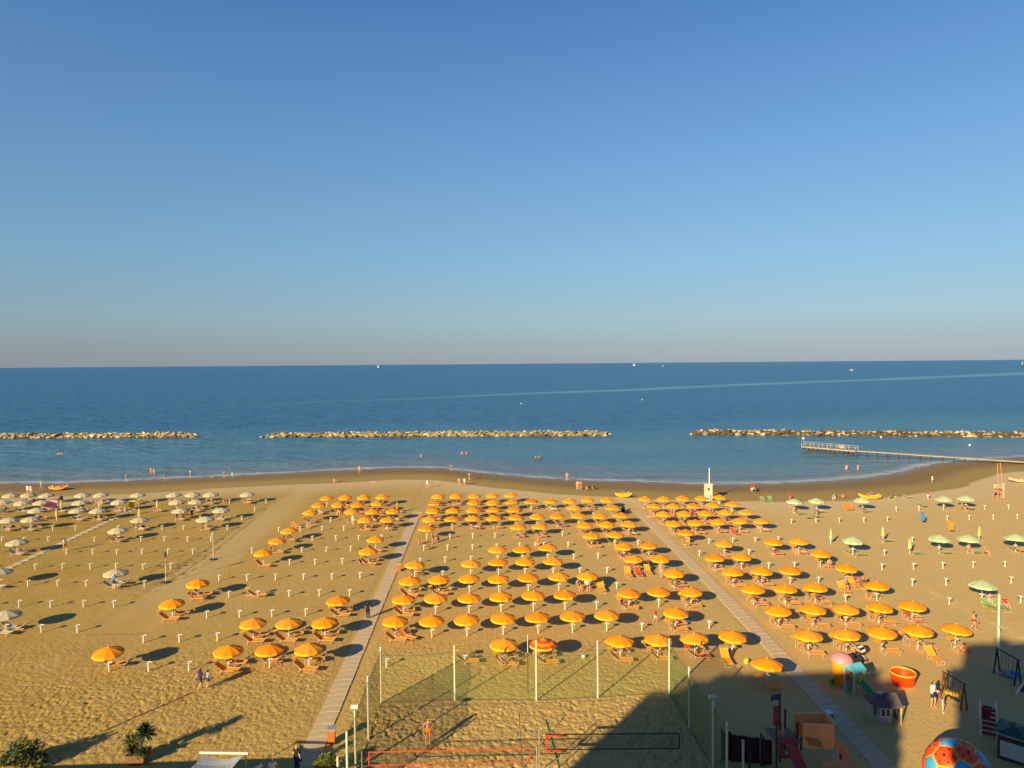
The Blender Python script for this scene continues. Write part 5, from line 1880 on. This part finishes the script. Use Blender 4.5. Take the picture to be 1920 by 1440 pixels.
POSES = {
    'stand': pose(),
    'walk': pose(kn_l=(.09, -.16, .52), an_l=(.09, -.10, .10), to_l=(.10, -.27, .05), kn_r=(-.09, .02, .50), an_r=(-.09, .30, .14), to_r=(-.10, .17, .03), el_l=(.23, .12, 1.16), wr_l=(.24, .14, .93), el_r=(-.23, -.06, 1.14), wr_r=(-.23, -.22, .96)),
    'hips': pose(el_l=(.36, .08, 1.18), wr_l=(.17, -.07, 1.03), el_r=(-.30, .02, 1.15), wr_r=(-.30, -.10, .93), kn_r=(-.13, -.07, .50), an_r=(-.17, -.04, .09), to_r=(-.21, -.19, .035)),
    'hold': pose(el_l=(.26, .0, 1.15), wr_l=(.34, -.06, .93), el_r=(-.24, -.08, 1.14), wr_r=(-.12, -.24, 1.18), kn_l=(.10, -.10, .51), an_l=(.10, -.03, .09), to_l=(.11, -.19, .035)),
    'sit': pose(pelvis=(0, 0, .50), spine=(0, .06, .68), chest=(0, .07, .87), neck=(0, .04, 1.04), head=(0, -.01, 1.15), crown=(0, -.02, 1.23), nose=(0, -.13, 1.13), sh_l=(.17, .07, .98), el_l=(.24, .0, .73), wr_l=(.18, -.22, .62), sh_r=(-.17, .07, .98), el_r=(-.24, .0, .73),
                wr_r=(-.18, -.22, .62), hip_l=(.09, -.03, .49), kn_l=(.13, -.42, .48), an_l=(.13, -.46, .09), to_l=(.14, -.62, .035), hip_r=(-.09, -.03, .49), kn_r=(-.13, -.42, .48), an_r=(-.13, -.42, .09), to_r=(-.14, -.58, .035)),
    'recline': pose(pelvis=(0, 0, .45), spine=(0, .16, .53), chest=(0, .32, .66), neck=(0, .46, .77), head=(0, .54, .86), crown=(0, .60, .91), nose=(0, .47, .95), sh_l=(.17, .40, .74), el_l=(.26, .22, .58), wr_l=(.22, -.02, .52), sh_r=(-.17, .40, .74), el_r=(-.26, .22, .58), wr_r=(-.22, -.02, .52),
                    hip_l=(.09, -.03, .44), kn_l=(.11, -.42, .54), an_l=(.10, -.82, .42), to_l=(.11, -.88, .55), hip_r=(-.09, -.03, .44), kn_r=(-.11, -.44, .46), an_r=(-.10, -.86, .40), to_r=(-.11, -.90, .54)),
    'squat': pose(pelvis=(0, .10, .28), spine=(0, .08, .46), chest=(0, -.02, .63), neck=(0, -.10, .78), head=(0, -.16, .88), crown=(0, -.18, .96), nose=(0, -.27, .85), sh_l=(.17, -.05, .72), el_l=(.22, -.26, .54), wr_l=(.14, -.40, .34), sh_r=(-.17, -.05, .72), el_r=(-.22, -.26, .54), wr_r=(-.14, -.40, .34),
                  hip_l=(.10, .08, .28), kn_l=(.17, -.28, .46), an_l=(.13, .02, .09), to_l=(.15, -.15, .035), hip_r=(-.10, .08, .28), kn_r=(-.17, -.28, .46), an_r=(-.13, .02, .09), to_r=(-.15, -.15, .035)),
    'lie': pose(pelvis=(0, 0, .12), spine=(0, .17, .12), chest=(0, .35, .13), neck=(0, .52, .14), head=(0, .63, .15), crown=(0, .71, .15), nose=(0, .62, .26), sh_l=(.17, .46, .12), el_l=(.30, .22, .08), wr_l=(.30, -.02, .06), sh_r=(-.17, .46, .12), el_r=(-.30, .22, .08), wr_r=(-.30, -.02, .06),
                hip_l=(.09, -.05, .11), kn_l=(.11, -.45, .14), an_l=(.11, -.86, .07), to_l=(.14, -.92, .17), hip_r=(-.09, -.05, .11), kn_r=(-.11, -.45, .12), an_r=(-.11, -.86, .07), to_r=(-.14, -.92, .17)),
}
LOWER = {'pelvis-spine': (0, .45), 'pelvis-hip_l': (0, 1), 'pelvis-hip_r': (0, 1), 'hip_l-kn_l': (0, .55), 'hip_r-kn_r': (0, .55)}
BRIEF = {'pelvis-spine': (0, .3), 'pelvis-hip_l': (0, 1), 'pelvis-hip_r': (0, 1), 'hip_l-kn_l': (0, .12), 'hip_r-kn_r': (0, .12)}
LONG = {'pelvis-spine': (0, .45), 'pelvis-hip_l': (0, 1), 'pelvis-hip_r': (0, 1), 'hip_l-kn_l': (0, 1.1), 'hip_r-kn_r': (0, 1.1), 'kn_l-an_l': (0, .85), 'kn_r-an_r': (0, .85)}
BRA = {'spine-chest': (.55, 1), 'chest-neck': (0, .25), 'chest-sh_l': (0, .45), 'chest-sh_r': (0, .45)}
TEE = {'pelvis-spine': (.3, 1), 'spine-chest': (0, 1), 'chest-neck': (0, .7), 'chest-sh_l': (0, 1), 'chest-sh_r': (0, 1), 'sh_l-el_l': (0, .55), 'sh_r-el_r': (0, .55)}
DRESS = dict(TEE)
DRESS.update(LOWER)
DRESS['pelvis-spine'] = (0, 1)
OUTFITS = {'shorts': [('shorts', LOWER)], 'briefs': [('briefs', BRIEF)], 'bikini': [('briefs', BRIEF), ('bikini_top', BRA)], 'tee': [('shirt', TEE), ('shorts', LOWER)], 'dress': [('dress', DRESS)], 'jeans': [('shirt', TEE), ('jeans', LONG)]}
HAIRR = {'head-crown': (-.2, 2), 'neck-head': (.75, 2)}
BODY = {}


def rad_of(j):
    k = j.split('_')[0]
    return RADS[k]


def make_pose(nm):
    J = POSES[nm]
    names = list(J)
    verts = [J[n] for n in names]
    ids = {n: i for i, n in enumerate(names)}
    edges = [(ids[a], ids[b]) for a, b in BONES]
    rads = [rad_of(n) for n in names]
    bone_of_hand = []
    # hands: a palm and five unequal, slightly curled fingers on each wrist
    for s, sg in (('l', 1), ('r', -1)):
        w_, e_ = Vector(J['wr_' + s]), Vector(J['el_' + s])
        d = (w_ - e_).normalized()
        side = Vector((0, -1, 0)) - d * d.dot(Vector((0, -1, 0)))
        side = side.normalized() if side.length > .1 else d.orthogonal().normalized()
        inn = d.cross(side) * sg
        palm = w_ + d * .075
        k0 = len(verts)
        verts.append(tuple(palm))
        rads.append((.034, .024))
        edges.append((ids['wr_' + s], k0))
        for fi, (o_, L_) in enumerate(((-.030, .066), (-.010, .076), (.011, .070), (.030, .054))):
            r0 = palm + side * -o_ + d * .012
            p1 = r0 + d * L_ * .6 + inn * .004
            p2 = r0 + d * L_ + inn * -.016
            b_ = len(verts)
            verts += [tuple(r0), tuple(p1), tuple(p2)]
            rads += [(.010, .010), (.009, .009), (.007, .007)]
            edges += [(k0, b_), (b_, b_ + 1), (b_ + 1, b_ + 2)]
        t0 = w_ + d * .035 + side * .028
        t1 = t0 + d * .035 + side * .026
        b_ = len(verts)
        verts += [tuple(t0), tuple(t1)]
        rads += [(.012, .012), (.009, .009)]
        edges += [(k0, b_), (b_, b_ + 1)]
    me = bpy.data.meshes.new('body')
    me.from_pydata(verts, edges, [])
    o = bpy.data.objects.new('body_' + nm, me)
    COL.objects.link(o)
    sm = o.modifiers.new('skin', 'SKIN')
    sm.use_smooth_shade = True
    lay = me.skin_vertices[0].data
    for i, rd in enumerate(rads):
        lay[i].radius = rd
        lay[i].use_root = (i == 0)
    ss = o.modifiers.new('sub', 'SUBSURF')
    ss.levels = ss.render_levels = 1
    dg = bpy.context.evaluated_depsgraph_get()
    out = bpy.data.meshes.new_from_object(o.evaluated_get(dg))
    out.name = 'body'
    bpy.data.objects.remove(o)
    out.materials.clear()
    out.materials.append(skin[0])
    # which bone each vertex belongs to
    n = len(out.vertices)
    co = np.empty(n * 3, np.float32)
    out.vertices.foreach_get('co', co)
    co = co.reshape(-1, 3).astype(float)
    no = np.array([v.normal[:] for v in out.vertices])
    best = np.full(n, 1e9)
    bone = np.zeros(n, int)
    tt = np.zeros(n)
    for bi, (a, b) in enumerate(BONES):
        A, B = np.array(J[a]), np.array(J[b])
        ab = B - A
        t_ = ((co - A) @ ab) / (ab @ ab)
        tc = np.clip(t_, 0, 1)
        ra_, rb_ = sum(rad_of(a)) / 2, sum(rad_of(b)) / 2
        dd = np.linalg.norm(co - (A + tc[:, None] * ab), axis=1) / (ra_ + (rb_ - ra_) * tc)
        m_ = dd < best
        best[m_], bone[m_], tt[m_] = dd[m_], bi, t_[m_]
    keys = [a + '-' + b for a, b in BONES]
    polys = [list(p_.vertices) for p_ in out.polygons]

    def shell(region, push, name, back=False):
        ok = np.zeros(n, bool)
        for k, (lo, hi) in region.items():
            bi = keys.index(k)
            ok |= (bone == bi) & (tt >= (lo if lo > 0 else -9)) & (tt <= (hi if hi < 1 else 9))
        if back:
            hd, ns = np.array(J['head']), np.array(J['nose'])
            f = (ns - hd) / np.linalg.norm(ns - hd)
            up = np.array(J['crown']) - hd
            up /= np.linalg.norm(up)
            q_ = co - hd
            ok &= (q_ @ f < .035 + .5 * np.clip(q_ @ up - .05, 0, 1))
        fs = [p_ for p_ in polys if sum(ok[i] for i in p_) * 2 >= len(p_)]
        used = sorted({i for p_ in fs for i in p_})
        mp = {v: i for i, v in enumerate(used)}
        if not used:
            return None
        m2 = bpy.data.meshes.new(name)
        m2.from_pydata([tuple(co[i] + no[i] * push) for i in used], [], [[mp[i] for i in p_] for p_ in fs])
        m2.polygons.foreach_set('use_smooth', [True] * len(m2.polygons))
        m2.materials.append(cloth('black'))
        m2.update()
        return m2

    d = {'body': out, 'hair': shell(HAIRR, .016, 'hair', True)}
    for of in OUTFITS.values():
        for part, reg in of:
            if part not in d:
                d[part] = shell(reg, .013 if part in ('briefs', 'bikini_top') else .022, part)
    # eyes and mouth
    hd, ns, cr = Vector(J['head']), Vector(J['nose']), Vector(J['crown'])
    f = (ns - hd).normalized()
    u = (cr - hd).normalized()
    s = f.cross(u).normalized()
    q = MB()
    for c, a_, b_ in ((.032, .013, .007), (-.032, .013, .007), (0, .024, .006)):
        ctr = hd + f * (.100 if c else .103) + s * c + u * (.022 if c else -.045)
        q.face([tuple(ctr + s * a_ * math.cos(t_) + u * b_ * math.sin(t_) - f * abs(math.cos(t_)) * .004) for t_ in (2 * math.pi * i / 8 for i in range(8))])
    d['face'] = q.mesh('face', HAIR['dark'])
    BODY[nm] = d
    return d


def dressed(name, mesh, m_, parent):
    o = add(name, mesh, parent)
    o.material_slots[0].link = 'OBJECT'
    o.material_slots[0].material = m_
    return o


def person(label, pos, pose_, outfit, colours, sk=0, hair='dark', rz=0.0, size=1.0, group=None, face=False, tilt=0.0):
    d = BODY.get(pose_) or make_pose(pose_)
    o = add('person', d['body'])
    o.material_slots[0].link = 'OBJECT'
    o.material_slots[0].material = skin[sk]
    tag(o, label, 'person', group)
    o.location = pos
    o.rotation_euler = (tilt, 0, rz)
    o.scale = (size * rnd.uniform(.96, 1.04), size, size * rnd.uniform(.97, 1.03))
    dressed('hair', d['hair'], HAIR[hair], o)
    for (part, _), c in zip(OUTFITS[outfit], colours * 2):
        if d[part]:
            dressed(part, d[part], cloth(c), o)
    if face:
        add('face', d['face'], o)
    return o


def pp(px, py, dz=0.0):
    p = at(px, py)
    z = gz(p.x, p.y)
    p = at(px, py, max(z, SEA_Z - .02) + 0.0)
    return (p.x, p.y, max(gz(p.x, p.y), -9) + dz)


def bather(px, py, depth):
    """feet below the water line, which crosses the body at the pixel"""
    p = at(px, py, SEA_Z)
    return (p.x, p.y, SEA_Z - depth)


# near the camera
person('tanned man in orange shorts standing on the sunlit sand court', pp(803, 1397), 'hips', 'shorts', ['orange'], 0, 'brown', .3, 1.04, face=True)
person('woman in a dark swimsuit walking beside a shorter companion near the loungers', pp(376, 1294), 'walk', 'dress', ['navy'], 0, 'dark', 2.5, .98, face=True)
person('shorter person in dark clothes walking on the right of the woman in navy', pp(390, 1292), 'walk', 'tee', ['grey', 'navy'], 0, 'dark', 2.7, .88, face=True)
person('person in a black top and jeans standing at the foot of the walkway', at(557, 1449), 'stand', 'jeans', ['black', 'navy'], 1, 'fair', 2.6, 1.0, face=True)
person('person with brown hair and a pale top cut off by the bottom edge', at(512, 1476), 'stand', 'tee', ['white', 'black'], 0, 'brown', .4, .98, face=True)
p = at(486, 1478)
person('person in white mostly below the bottom edge beside the awning', (p.x, p.y, 0), 'stand', 'tee', ['white', 'pink'], 1, 'brown', .9, .92, face=True)
person('dark haired woman in a white top and navy shorts holding a child by the hand', pp(1749, 1327), 'hold', 'tee', ['white', 'navy'], 0, 'dark', .5, 1.12, face=True)
person('small child in a pink dress led by the woman in white', pp(1768, 1338), 'stand', 'dress', ['pink'], 1, 'dark', .8, .68, face=True)
person('person in dark clothes standing on the walkway between two umbrella shadows', pp(690, 1160), 'stand', 'jeans', ['black', 'black'], 0, 'dark', 3.0, .98, face=True)
person('tanned man in red trunks walking alone near the last umbrella on the right', pp(1826, 1182), 'walk', 'briefs', ['red'], 0, 'dark', 1.0, 1.02, face=True)
person('seated person leaning on an orange lounger at the edge of the shade', pp(1803, 1226), 'squat', 'briefs', ['red'], 0, 'dark', 1.2, 1.0)
person('man in a white shirt walking on the stepping path', pp(122, 1034), 'walk', 'tee', ['white', 'orange'], 0, 'dark', -2.0, 1.05)
person('man in a pale blue shirt and blue shorts under a white umbrella', pp(214, 1106), 'stand', 'tee', ['blue', 'navy'], 1, 'grey', 2.8, 1.05)

# groups under and beside the orange umbrellas
for (lab, px, py, po, ou, cs, sk_, hr, rz, sz) in (
        ('seated bather in dark red trunks at the left of a group by the walkway', 786, 1021, 'squat', 'briefs', ['maroon'], 0, 'dark', .6, 1), ('crouching child in front of the group by the walkway', 802, 1031, 'squat', 'briefs', ['orange'], 2, 'dark', 2.0, .8),
        ('standing pink skinned bather in the middle of the group by the walkway', 811, 1020, 'stand', 'briefs', ['red'], 0, 'brown', 1.4, 1), ('bather in turquoise sitting at the right of the group by the walkway', 822, 1016, 'squat', 'bikini', ['turquoise'], 0, 'dark', -1.0, .95),
        ('slim bather in a bikini standing among bare posts left of the walkway', 662, 985, 'stand', 'bikini', ['white'], 1, 'fair', .4, .98), ('sunbather in red on the sand among the far left orange umbrellas', 635, 966, 'squat', 'briefs', ['red'], 1, 'dark', .2, 1),
        ('dark skinned bather standing between two umbrellas of the far left rows', 642, 966, 'stand', 'bikini', ['maroon'], 2, 'dark', 1.0, 1), ('bather in red seated by the last umbrella of the far left rows', 716, 965, 'squat', 'bikini', ['red'], 0, 'brown', .3, 1),
        ('child standing behind the nearer rows of the middle block', 1010, 1025, 'stand', 'briefs', ['red'], 0, 'brown', .4, .78), ('pale adult crouching beside that child in the middle block', 1004, 1025, 'squat', 'bikini', ['pink'], 1, 'fair', .9, .9),
        ('bather lying on the sand left of the right block', 1217, 970, 'lie', 'bikini', ['pink'], 0, 'dark', 1.4, 1), ('bather in red standing in the second row of the right block', 1260, 971, 'stand', 'briefs', ['red'], 0, 'dark', .6, .95),
        ('dark haired person standing between umbrellas of the right block', 1298, 973, 'stand', 'tee', ['purple', 'navy'], 0, 'dark', .3, 1), ('person in a pink top near the lifeguard tower', 1348, 951, 'stand', 'tee', ['pink', 'white'], 1, 'fair', 1.2, .98),
        ('seated bather in red under a far right umbrella with orange lounger', 1555, 1066, 'sit', 'briefs', ['red'], 0, 'brown', -.4, 1), ('standing bather in pink shorts among the crowded loungers', 1240, 1085, 'hips', 'shorts', ['pink'], 0, 'brown', .2, .98),
        ('child in red walking between the crowded loungers', 1229, 1168, 'walk', 'tee', ['red', 'white'], 0, 'brown', .6, .78), ('person in red and navy seated on a lounger under the crowded umbrellas', 1166, 1142, 'sit', 'tee', ['red', 'navy'], 0, 'dark', .9, 1),
        ('child in red standing on the far side of the pink towel', 1611, 1103, 'stand', 'briefs', ['red'], 2, 'dark', .3, .78), ('child in dark trunks at the far right of the pink towel', 1618, 1103, 'stand', 'briefs', ['navy'], 2, 'dark', -.4, .85),
        ('woman seated on the orange lounger left of the pink towel', 1583, 1106, 'sit', 'bikini', ['orange'], 0, 'dark', .1, 1), ('man in a white shirt standing beside a right block umbrella', 1431, 1096, 'stand', 'tee', ['white', 'grey'], 0, 'grey', .5, 1),
        ('woman in navy seated at the left of the family under the umbrella', 1084, 1107, 'sit', 'bikini', ['navy'], 0, 'dark', .5, 1), ('woman in white seated in the middle of the family under the umbrella', 1101, 1107, 'sit', 'tee', ['white', 'navy'], 0, 'dark', .2, 1),
        ('person in pink lying on the lounger beside the pink towel of the left block', 578, 990, 'squat', 'tee', ['pink', 'white'], 1, 'fair', .6, 1), ('bather in red seated behind an umbrella of the left edge', 543, 1014, 'squat', 'bikini', ['red'], 1, 'dark', .6, 1),
        ('two toned bather in a black swimsuit bending over a lounger by the walkway', 676, 1060, 'squat', 'dress', ['black'], 0, 'dark', .5, 1), ('bather in pink trunks lying on the red lounger among bare posts', 478, 1118, 'lie', 'briefs', ['pink'], 0, 'fair', -1.4, 1)):
    person(lab, pp(px, py), po, ou, cs, sk_, hr, rz, sz, 'beachgoers among the umbrellas')
# white and green blocks
for (lab, px, py, po, ou, cs, sk_, hr, rz, sz) in (
        ('first of two people in white standing by the far left umbrellas', 52, 926, 'stand', 'tee', ['white', 'white'], 0, 'dark', 2.9, 1), ('second of two people in white standing by the far left umbrellas', 58, 926, 'stand', 'tee', ['pink', 'white'], 1, 'dark', 3.2, 1),
        ('bather in a red top standing beside a white umbrella at the far left', 63, 951, 'stand', 'tee', ['maroon', 'navy'], 0, 'dark', .7, 1), ('person in dark clothes sitting behind the pink sheet', 115, 939, 'squat', 'tee', ['purple', 'black'], 0, 'dark', .5, 1.1),
        ('dark haired person standing over a white umbrella in the second row', 155, 958, 'stand', 'tee', ['grey', 'brown'], 0, 'dark', .3, 1.02), ('person in grey standing at the top of the stepping path', 235, 968, 'stand', 'tee', ['grey', 'grey'], 0, 'grey', .2, 1),
        ('seated bather with dark hair under the right white umbrellas', 420, 944, 'squat', 'bikini', ['red'], 0, 'dark', .8, 1.1), ('bather in white sitting under the last white umbrella', 469, 943, 'squat', 'tee', ['white', 'navy'], 0, 'dark', .1, 1),
        ('child in maroon beside the orange towel', 360, 972, 'stand', 'tee', ['maroon', 'maroon'], 0, 'dark', .4, .85), ('child in purple beside a white lounger', 331, 976, 'stand', 'tee', ['purple', 'purple'], 0, 'dark', .9, .8),
        ('bather in a red swimsuit under the leftmost white umbrella by the path', 27, 1036, 'sit', 'bikini', ['maroon'], 2, 'dark', .8, 1), ('bather in green on a lounger under the lower left white umbrella', 24, 1183, 'lie', 'bikini', ['green'], 0, 'dark', 1.8, 1),
        ('bather in red and white seated under a pale umbrella at the far right', 1817, 1038, 'sit', 'briefs', ['red'], 0, 'dark', .2, 1), ('bather in red lounging beside the rightmost group of pale umbrellas', 1847, 1041, 'sit', 'bikini', ['red'], 0, 'brown', .6, 1),
        ('person in navy sitting near the water by the green lounger', 1676, 936, 'squat', 'tee', ['navy', 'white'], 1, 'dark', .4, 1), ('child in red near the water at the far right', 1740, 936, 'stand', 'tee', ['red', 'white'], 1, 'brown', .4, .8),
        ('bather in red beside the green lounger near the water', 1579, 935, 'squat', 'bikini', ['red'], 0, 'dark', .4, 1), ('dark haired bather under a pale umbrella near the water', 1804, 957, 'sit', 'bikini', ['black'], 0, 'dark', .3, 1),
        ('person in a blue top under the second pale umbrella', 1528, 968, 'sit', 'tee', ['blue', 'navy'], 0, 'dark', .3, 1), ('person in red and pink seated behind the white mast', 1884, 1142, 'sit', 'tee', ['red', 'pink'], 0, 'brown', .1, 1),
        ('person in pink on the green lounger under the nearest pale umbrella', 1856, 1136, 'sit', 'tee', ['pink', 'pink'], 1, 'grey', .1, 1), ('person in grey beside the loungers near the right water edge', 1562, 938, 'squat', 'tee', ['grey', 'grey'], 1, 'grey', .3, 1),
        ('small child in red standing on the dry sand right of the tower', 1481, 936, 'stand', 'tee', ['red', 'red'], 0, 'dark', .3, .7)):
    person(lab, pp(px, py), po, ou, cs, sk_, hr, rz, sz, 'beachgoers in the outer blocks')
# along the water
for (lab, px, py, po, ou, cs, sk_, hr, rz, sz) in (
        ('person in grey walking along the water left of a pair', 237, 903, 'walk', 'tee', ['grey', 'grey'], 1, 'grey', 1.4, 1), ('person in white walking beside the orange rescue boat', 78, 917, 'walk', 'tee', ['white', 'grey'], 1, 'grey', 1.5, 1),
        ('bather in dark trunks wading at the left water edge', 310, 901, 'walk', 'briefs', ['black'], 0, 'dark', 1.2, 1), ('adult in red trunks at the water beside a small child', 421, 896, 'stand', 'briefs', ['maroon'], 0, 'dark', .5, 1),
        ('small child in white at the water beside the adult in red', 436, 895, 'stand', 'tee', ['white', 'white'], 1, 'dark', .7, .72), ('small child playing at the water left of the adult in red', 398, 896, 'squat', 'tee', ['grey', 'grey'], 1, 'dark', .7, .8),
        ('bather in a pink swimsuit standing at the middle of the shoreline', 674, 887, 'stand', 'dress', ['pink'], 0, 'brown', .3, 1.02), ('bather in orange bending down on the wet sand', 627, 905, 'squat', 'briefs', ['orange'], 0, 'dark', 1.5, 1.05),
        ('bather lying on the damp sand', 699, 905, 'lie', 'briefs', ['orange'], 0, 'brown', 1.4, 1), ('person in white standing alone on the damp sand', 802, 915, 'stand', 'tee', ['white', 'white'], 0, 'dark', .6, 1.02),
        ('pink skinned bather, left of two walking on the damp sand', 861, 911, 'walk', 'briefs', ['pink'], 0, 'brown', 2.8, 1.02), ('pink skinned bather, right of two walking on the damp sand', 871, 911, 'walk', 'bikini', ['white'], 0, 'brown', 3.0, 1),
        ('bather in dark trunks behind the two walkers on the damp sand', 880, 901, 'stand', 'briefs', ['navy'], 0, 'dark', 2.4, 1), ('bather in a dark top at the water edge near the middle', 846, 883, 'stand', 'bikini', ['black'], 0, 'dark', 2.7, 1),
        ('bather standing in the foam right of the middle', 1063, 901, 'stand', 'bikini', ['orange'], 0, 'fair', 2.9, 1.08), ('left one of two bathers standing over playing children', 1083, 919, 'stand', 'briefs', ['orange'], 1, 'brown', 3.0, 1.1),
        ('dark haired one of two bathers standing over playing children', 1089, 919, 'stand', 'bikini', ['maroon'], 0, 'dark', 2.5, 1.1), ('child in navy kneeling in the wet sand', 1099, 919, 'squat', 'briefs', ['navy'], 0, 'dark', 1.0, .9),
        ('child with a white cap sitting in the wet sand', 1113, 918, 'squat', 'tee', ['black', 'black'], 0, 'grey', -1.0, 1), ('person in a red shirt bending down near a dark bag by the water', 1409, 921, 'squat', 'tee', ['red', 'white'], 1, 'brown', 1.4, 1.5),
        ('small child in white and pink walking on the wet sand at the right', 1748, 906, 'stand', 'dress', ['white'], 0, 'fair', .6, .85), ('lifeguard standing beside the tall chair', 1877, 936, 'stand', 'briefs', ['brown'], 0, 'dark', .6, 1)):
    person(lab, pp(px, py), po, ou, cs, sk_, hr, rz, sz, 'people along the water')
for (lab, px, py, dep, ou, cs, sk_, sz) in (
        ('left one of a pair wading in shallow water at the left', 283, 888, .35, 'briefs', ['orange'], 0, 1.05), ('right one of a pair wading in shallow water at the left', 289, 889, .35, 'bikini', ['pink'], 0, 1), ('bather in a white top wading alone at the left', 358, 893, .25, 'tee', ['white', 'grey'], 1, 1),
        ('bather wading alone left of the middle pair', 790, 857, .75, 'tee', ['grey', 'grey'], 1, 1), ('left one of a pair standing waist deep near the middle', 866, 852, .8, 'briefs', ['blue'], 0, 1.05), ('right one of a pair standing waist deep near the middle', 875, 852, .8, 'briefs', ['red'], 1, 1.05),
        ('left one of a pair waist deep right of the middle', 1005, 860, .85, 'bikini', ['navy'], 0, 1.05), ('right one of a pair waist deep right of the middle', 1012, 860, .85, 'briefs', ['black'], 0, 1.1), ('left one of a pair wading near the pier', 1587, 881, .5, 'briefs', ['pink'], 0, 1.05), ('right one of a pair wading near the pier', 1609, 881, .5, 'bikini', ['orange'], 1, 1.05)):
    person(lab, bather(px, py, dep), 'stand', ou, cs, sk_, 'brown', rnd.uniform(0, 6.2), sz, 'bathers in the water')
p = at(112, 852, SEA_Z)
person('swimmer lying on a white board in the left lagoon', (p.x, p.y, SEA_Z + .14), 'lie', 'briefs', ['red'], 0, 'dark', 1.5, 1.0, 'bathers in the water')
q = MB()
q.grid([[(-1.4 + 2.8 * f, s * (.32 * (1 - (2 * f - 1) ** 4) + .02), z_) for s, z_ in ((-1, .08), (-.7, 0), (.7, 0), (1, .08))] for f in (0, .15, .4, .6, .85, 1)])
q.grid([[(-1.4 + 2.8 * f, s * (.32 * (1 - (2 * f - 1) ** 4) + .02), .12) for s in (-1, 0, 1)] for f in (0, .15, .4, .6, .85, 1)])
o = q.build('surf_board', white_pl, None, True)
tag(o, 'white board under the swimmer in the left lagoon', 'board').location = (p.x + .5, p.y, SEA_Z + .02)
MB().box((-1.2, 0, .0), (.2, .02, .2)).build('fin', dark, o)
p = at(1419, 921)
q = MB()
q.lathe([(.3, 0), (.36, .2), (.28, .42), (.1, .5)], 10)
o = q.build('beach_bag', cloth('black'))
tag(o, 'dark bag on the wet sand beside the person in red', 'bag').location = (p.x, p.y, gz(p.x, p.y))
p = at(1168, 960)
q = MB()
q.lathe([(.3, 0), (.34, .5), (.26, .9), (.1, 1.0)], 10)
o = q.build('beach_bag', cloth('black'))
tag(o, 'tall dark bag beside the last umbrella before the right walkway', 'bag').location = (p.x, p.y, gz(p.x, p.y))

# sunbathers on the loungers
rr = random.Random(5)
cols = ['red', 'black', 'navy', 'pink', 'white', 'blue', 'turquoise', 'maroon', 'orange', 'purple', 'green']
for i, (lx, ly, z, rz, where, phrase) in enumerate(RIGS):
    far = ly > 90 or phrase == 'left of the tyre tracks' and ly > 98
    if rr.random() > (.75 if far else .17):
        continue
    c = rr.choice(cols)
    ou = rr.choice(['briefs', 'bikini', 'shorts'])
    lab = f'sunbather in {c} {where}'
    # the body lies along -Y of its own axes with the head at +Y; the lounger's head is at -X
    person(lab, (lx - .12 * math.cos(rz), ly - .12 * math.sin(rz), z), 'recline', ou, [c], rr.choice([0, 0, 1, 2]), rr.choice(['dark', 'brown', 'fair', 'grey']), rz + R(90), rr.uniform(.92, 1.02), 'sunbathers on loungers')
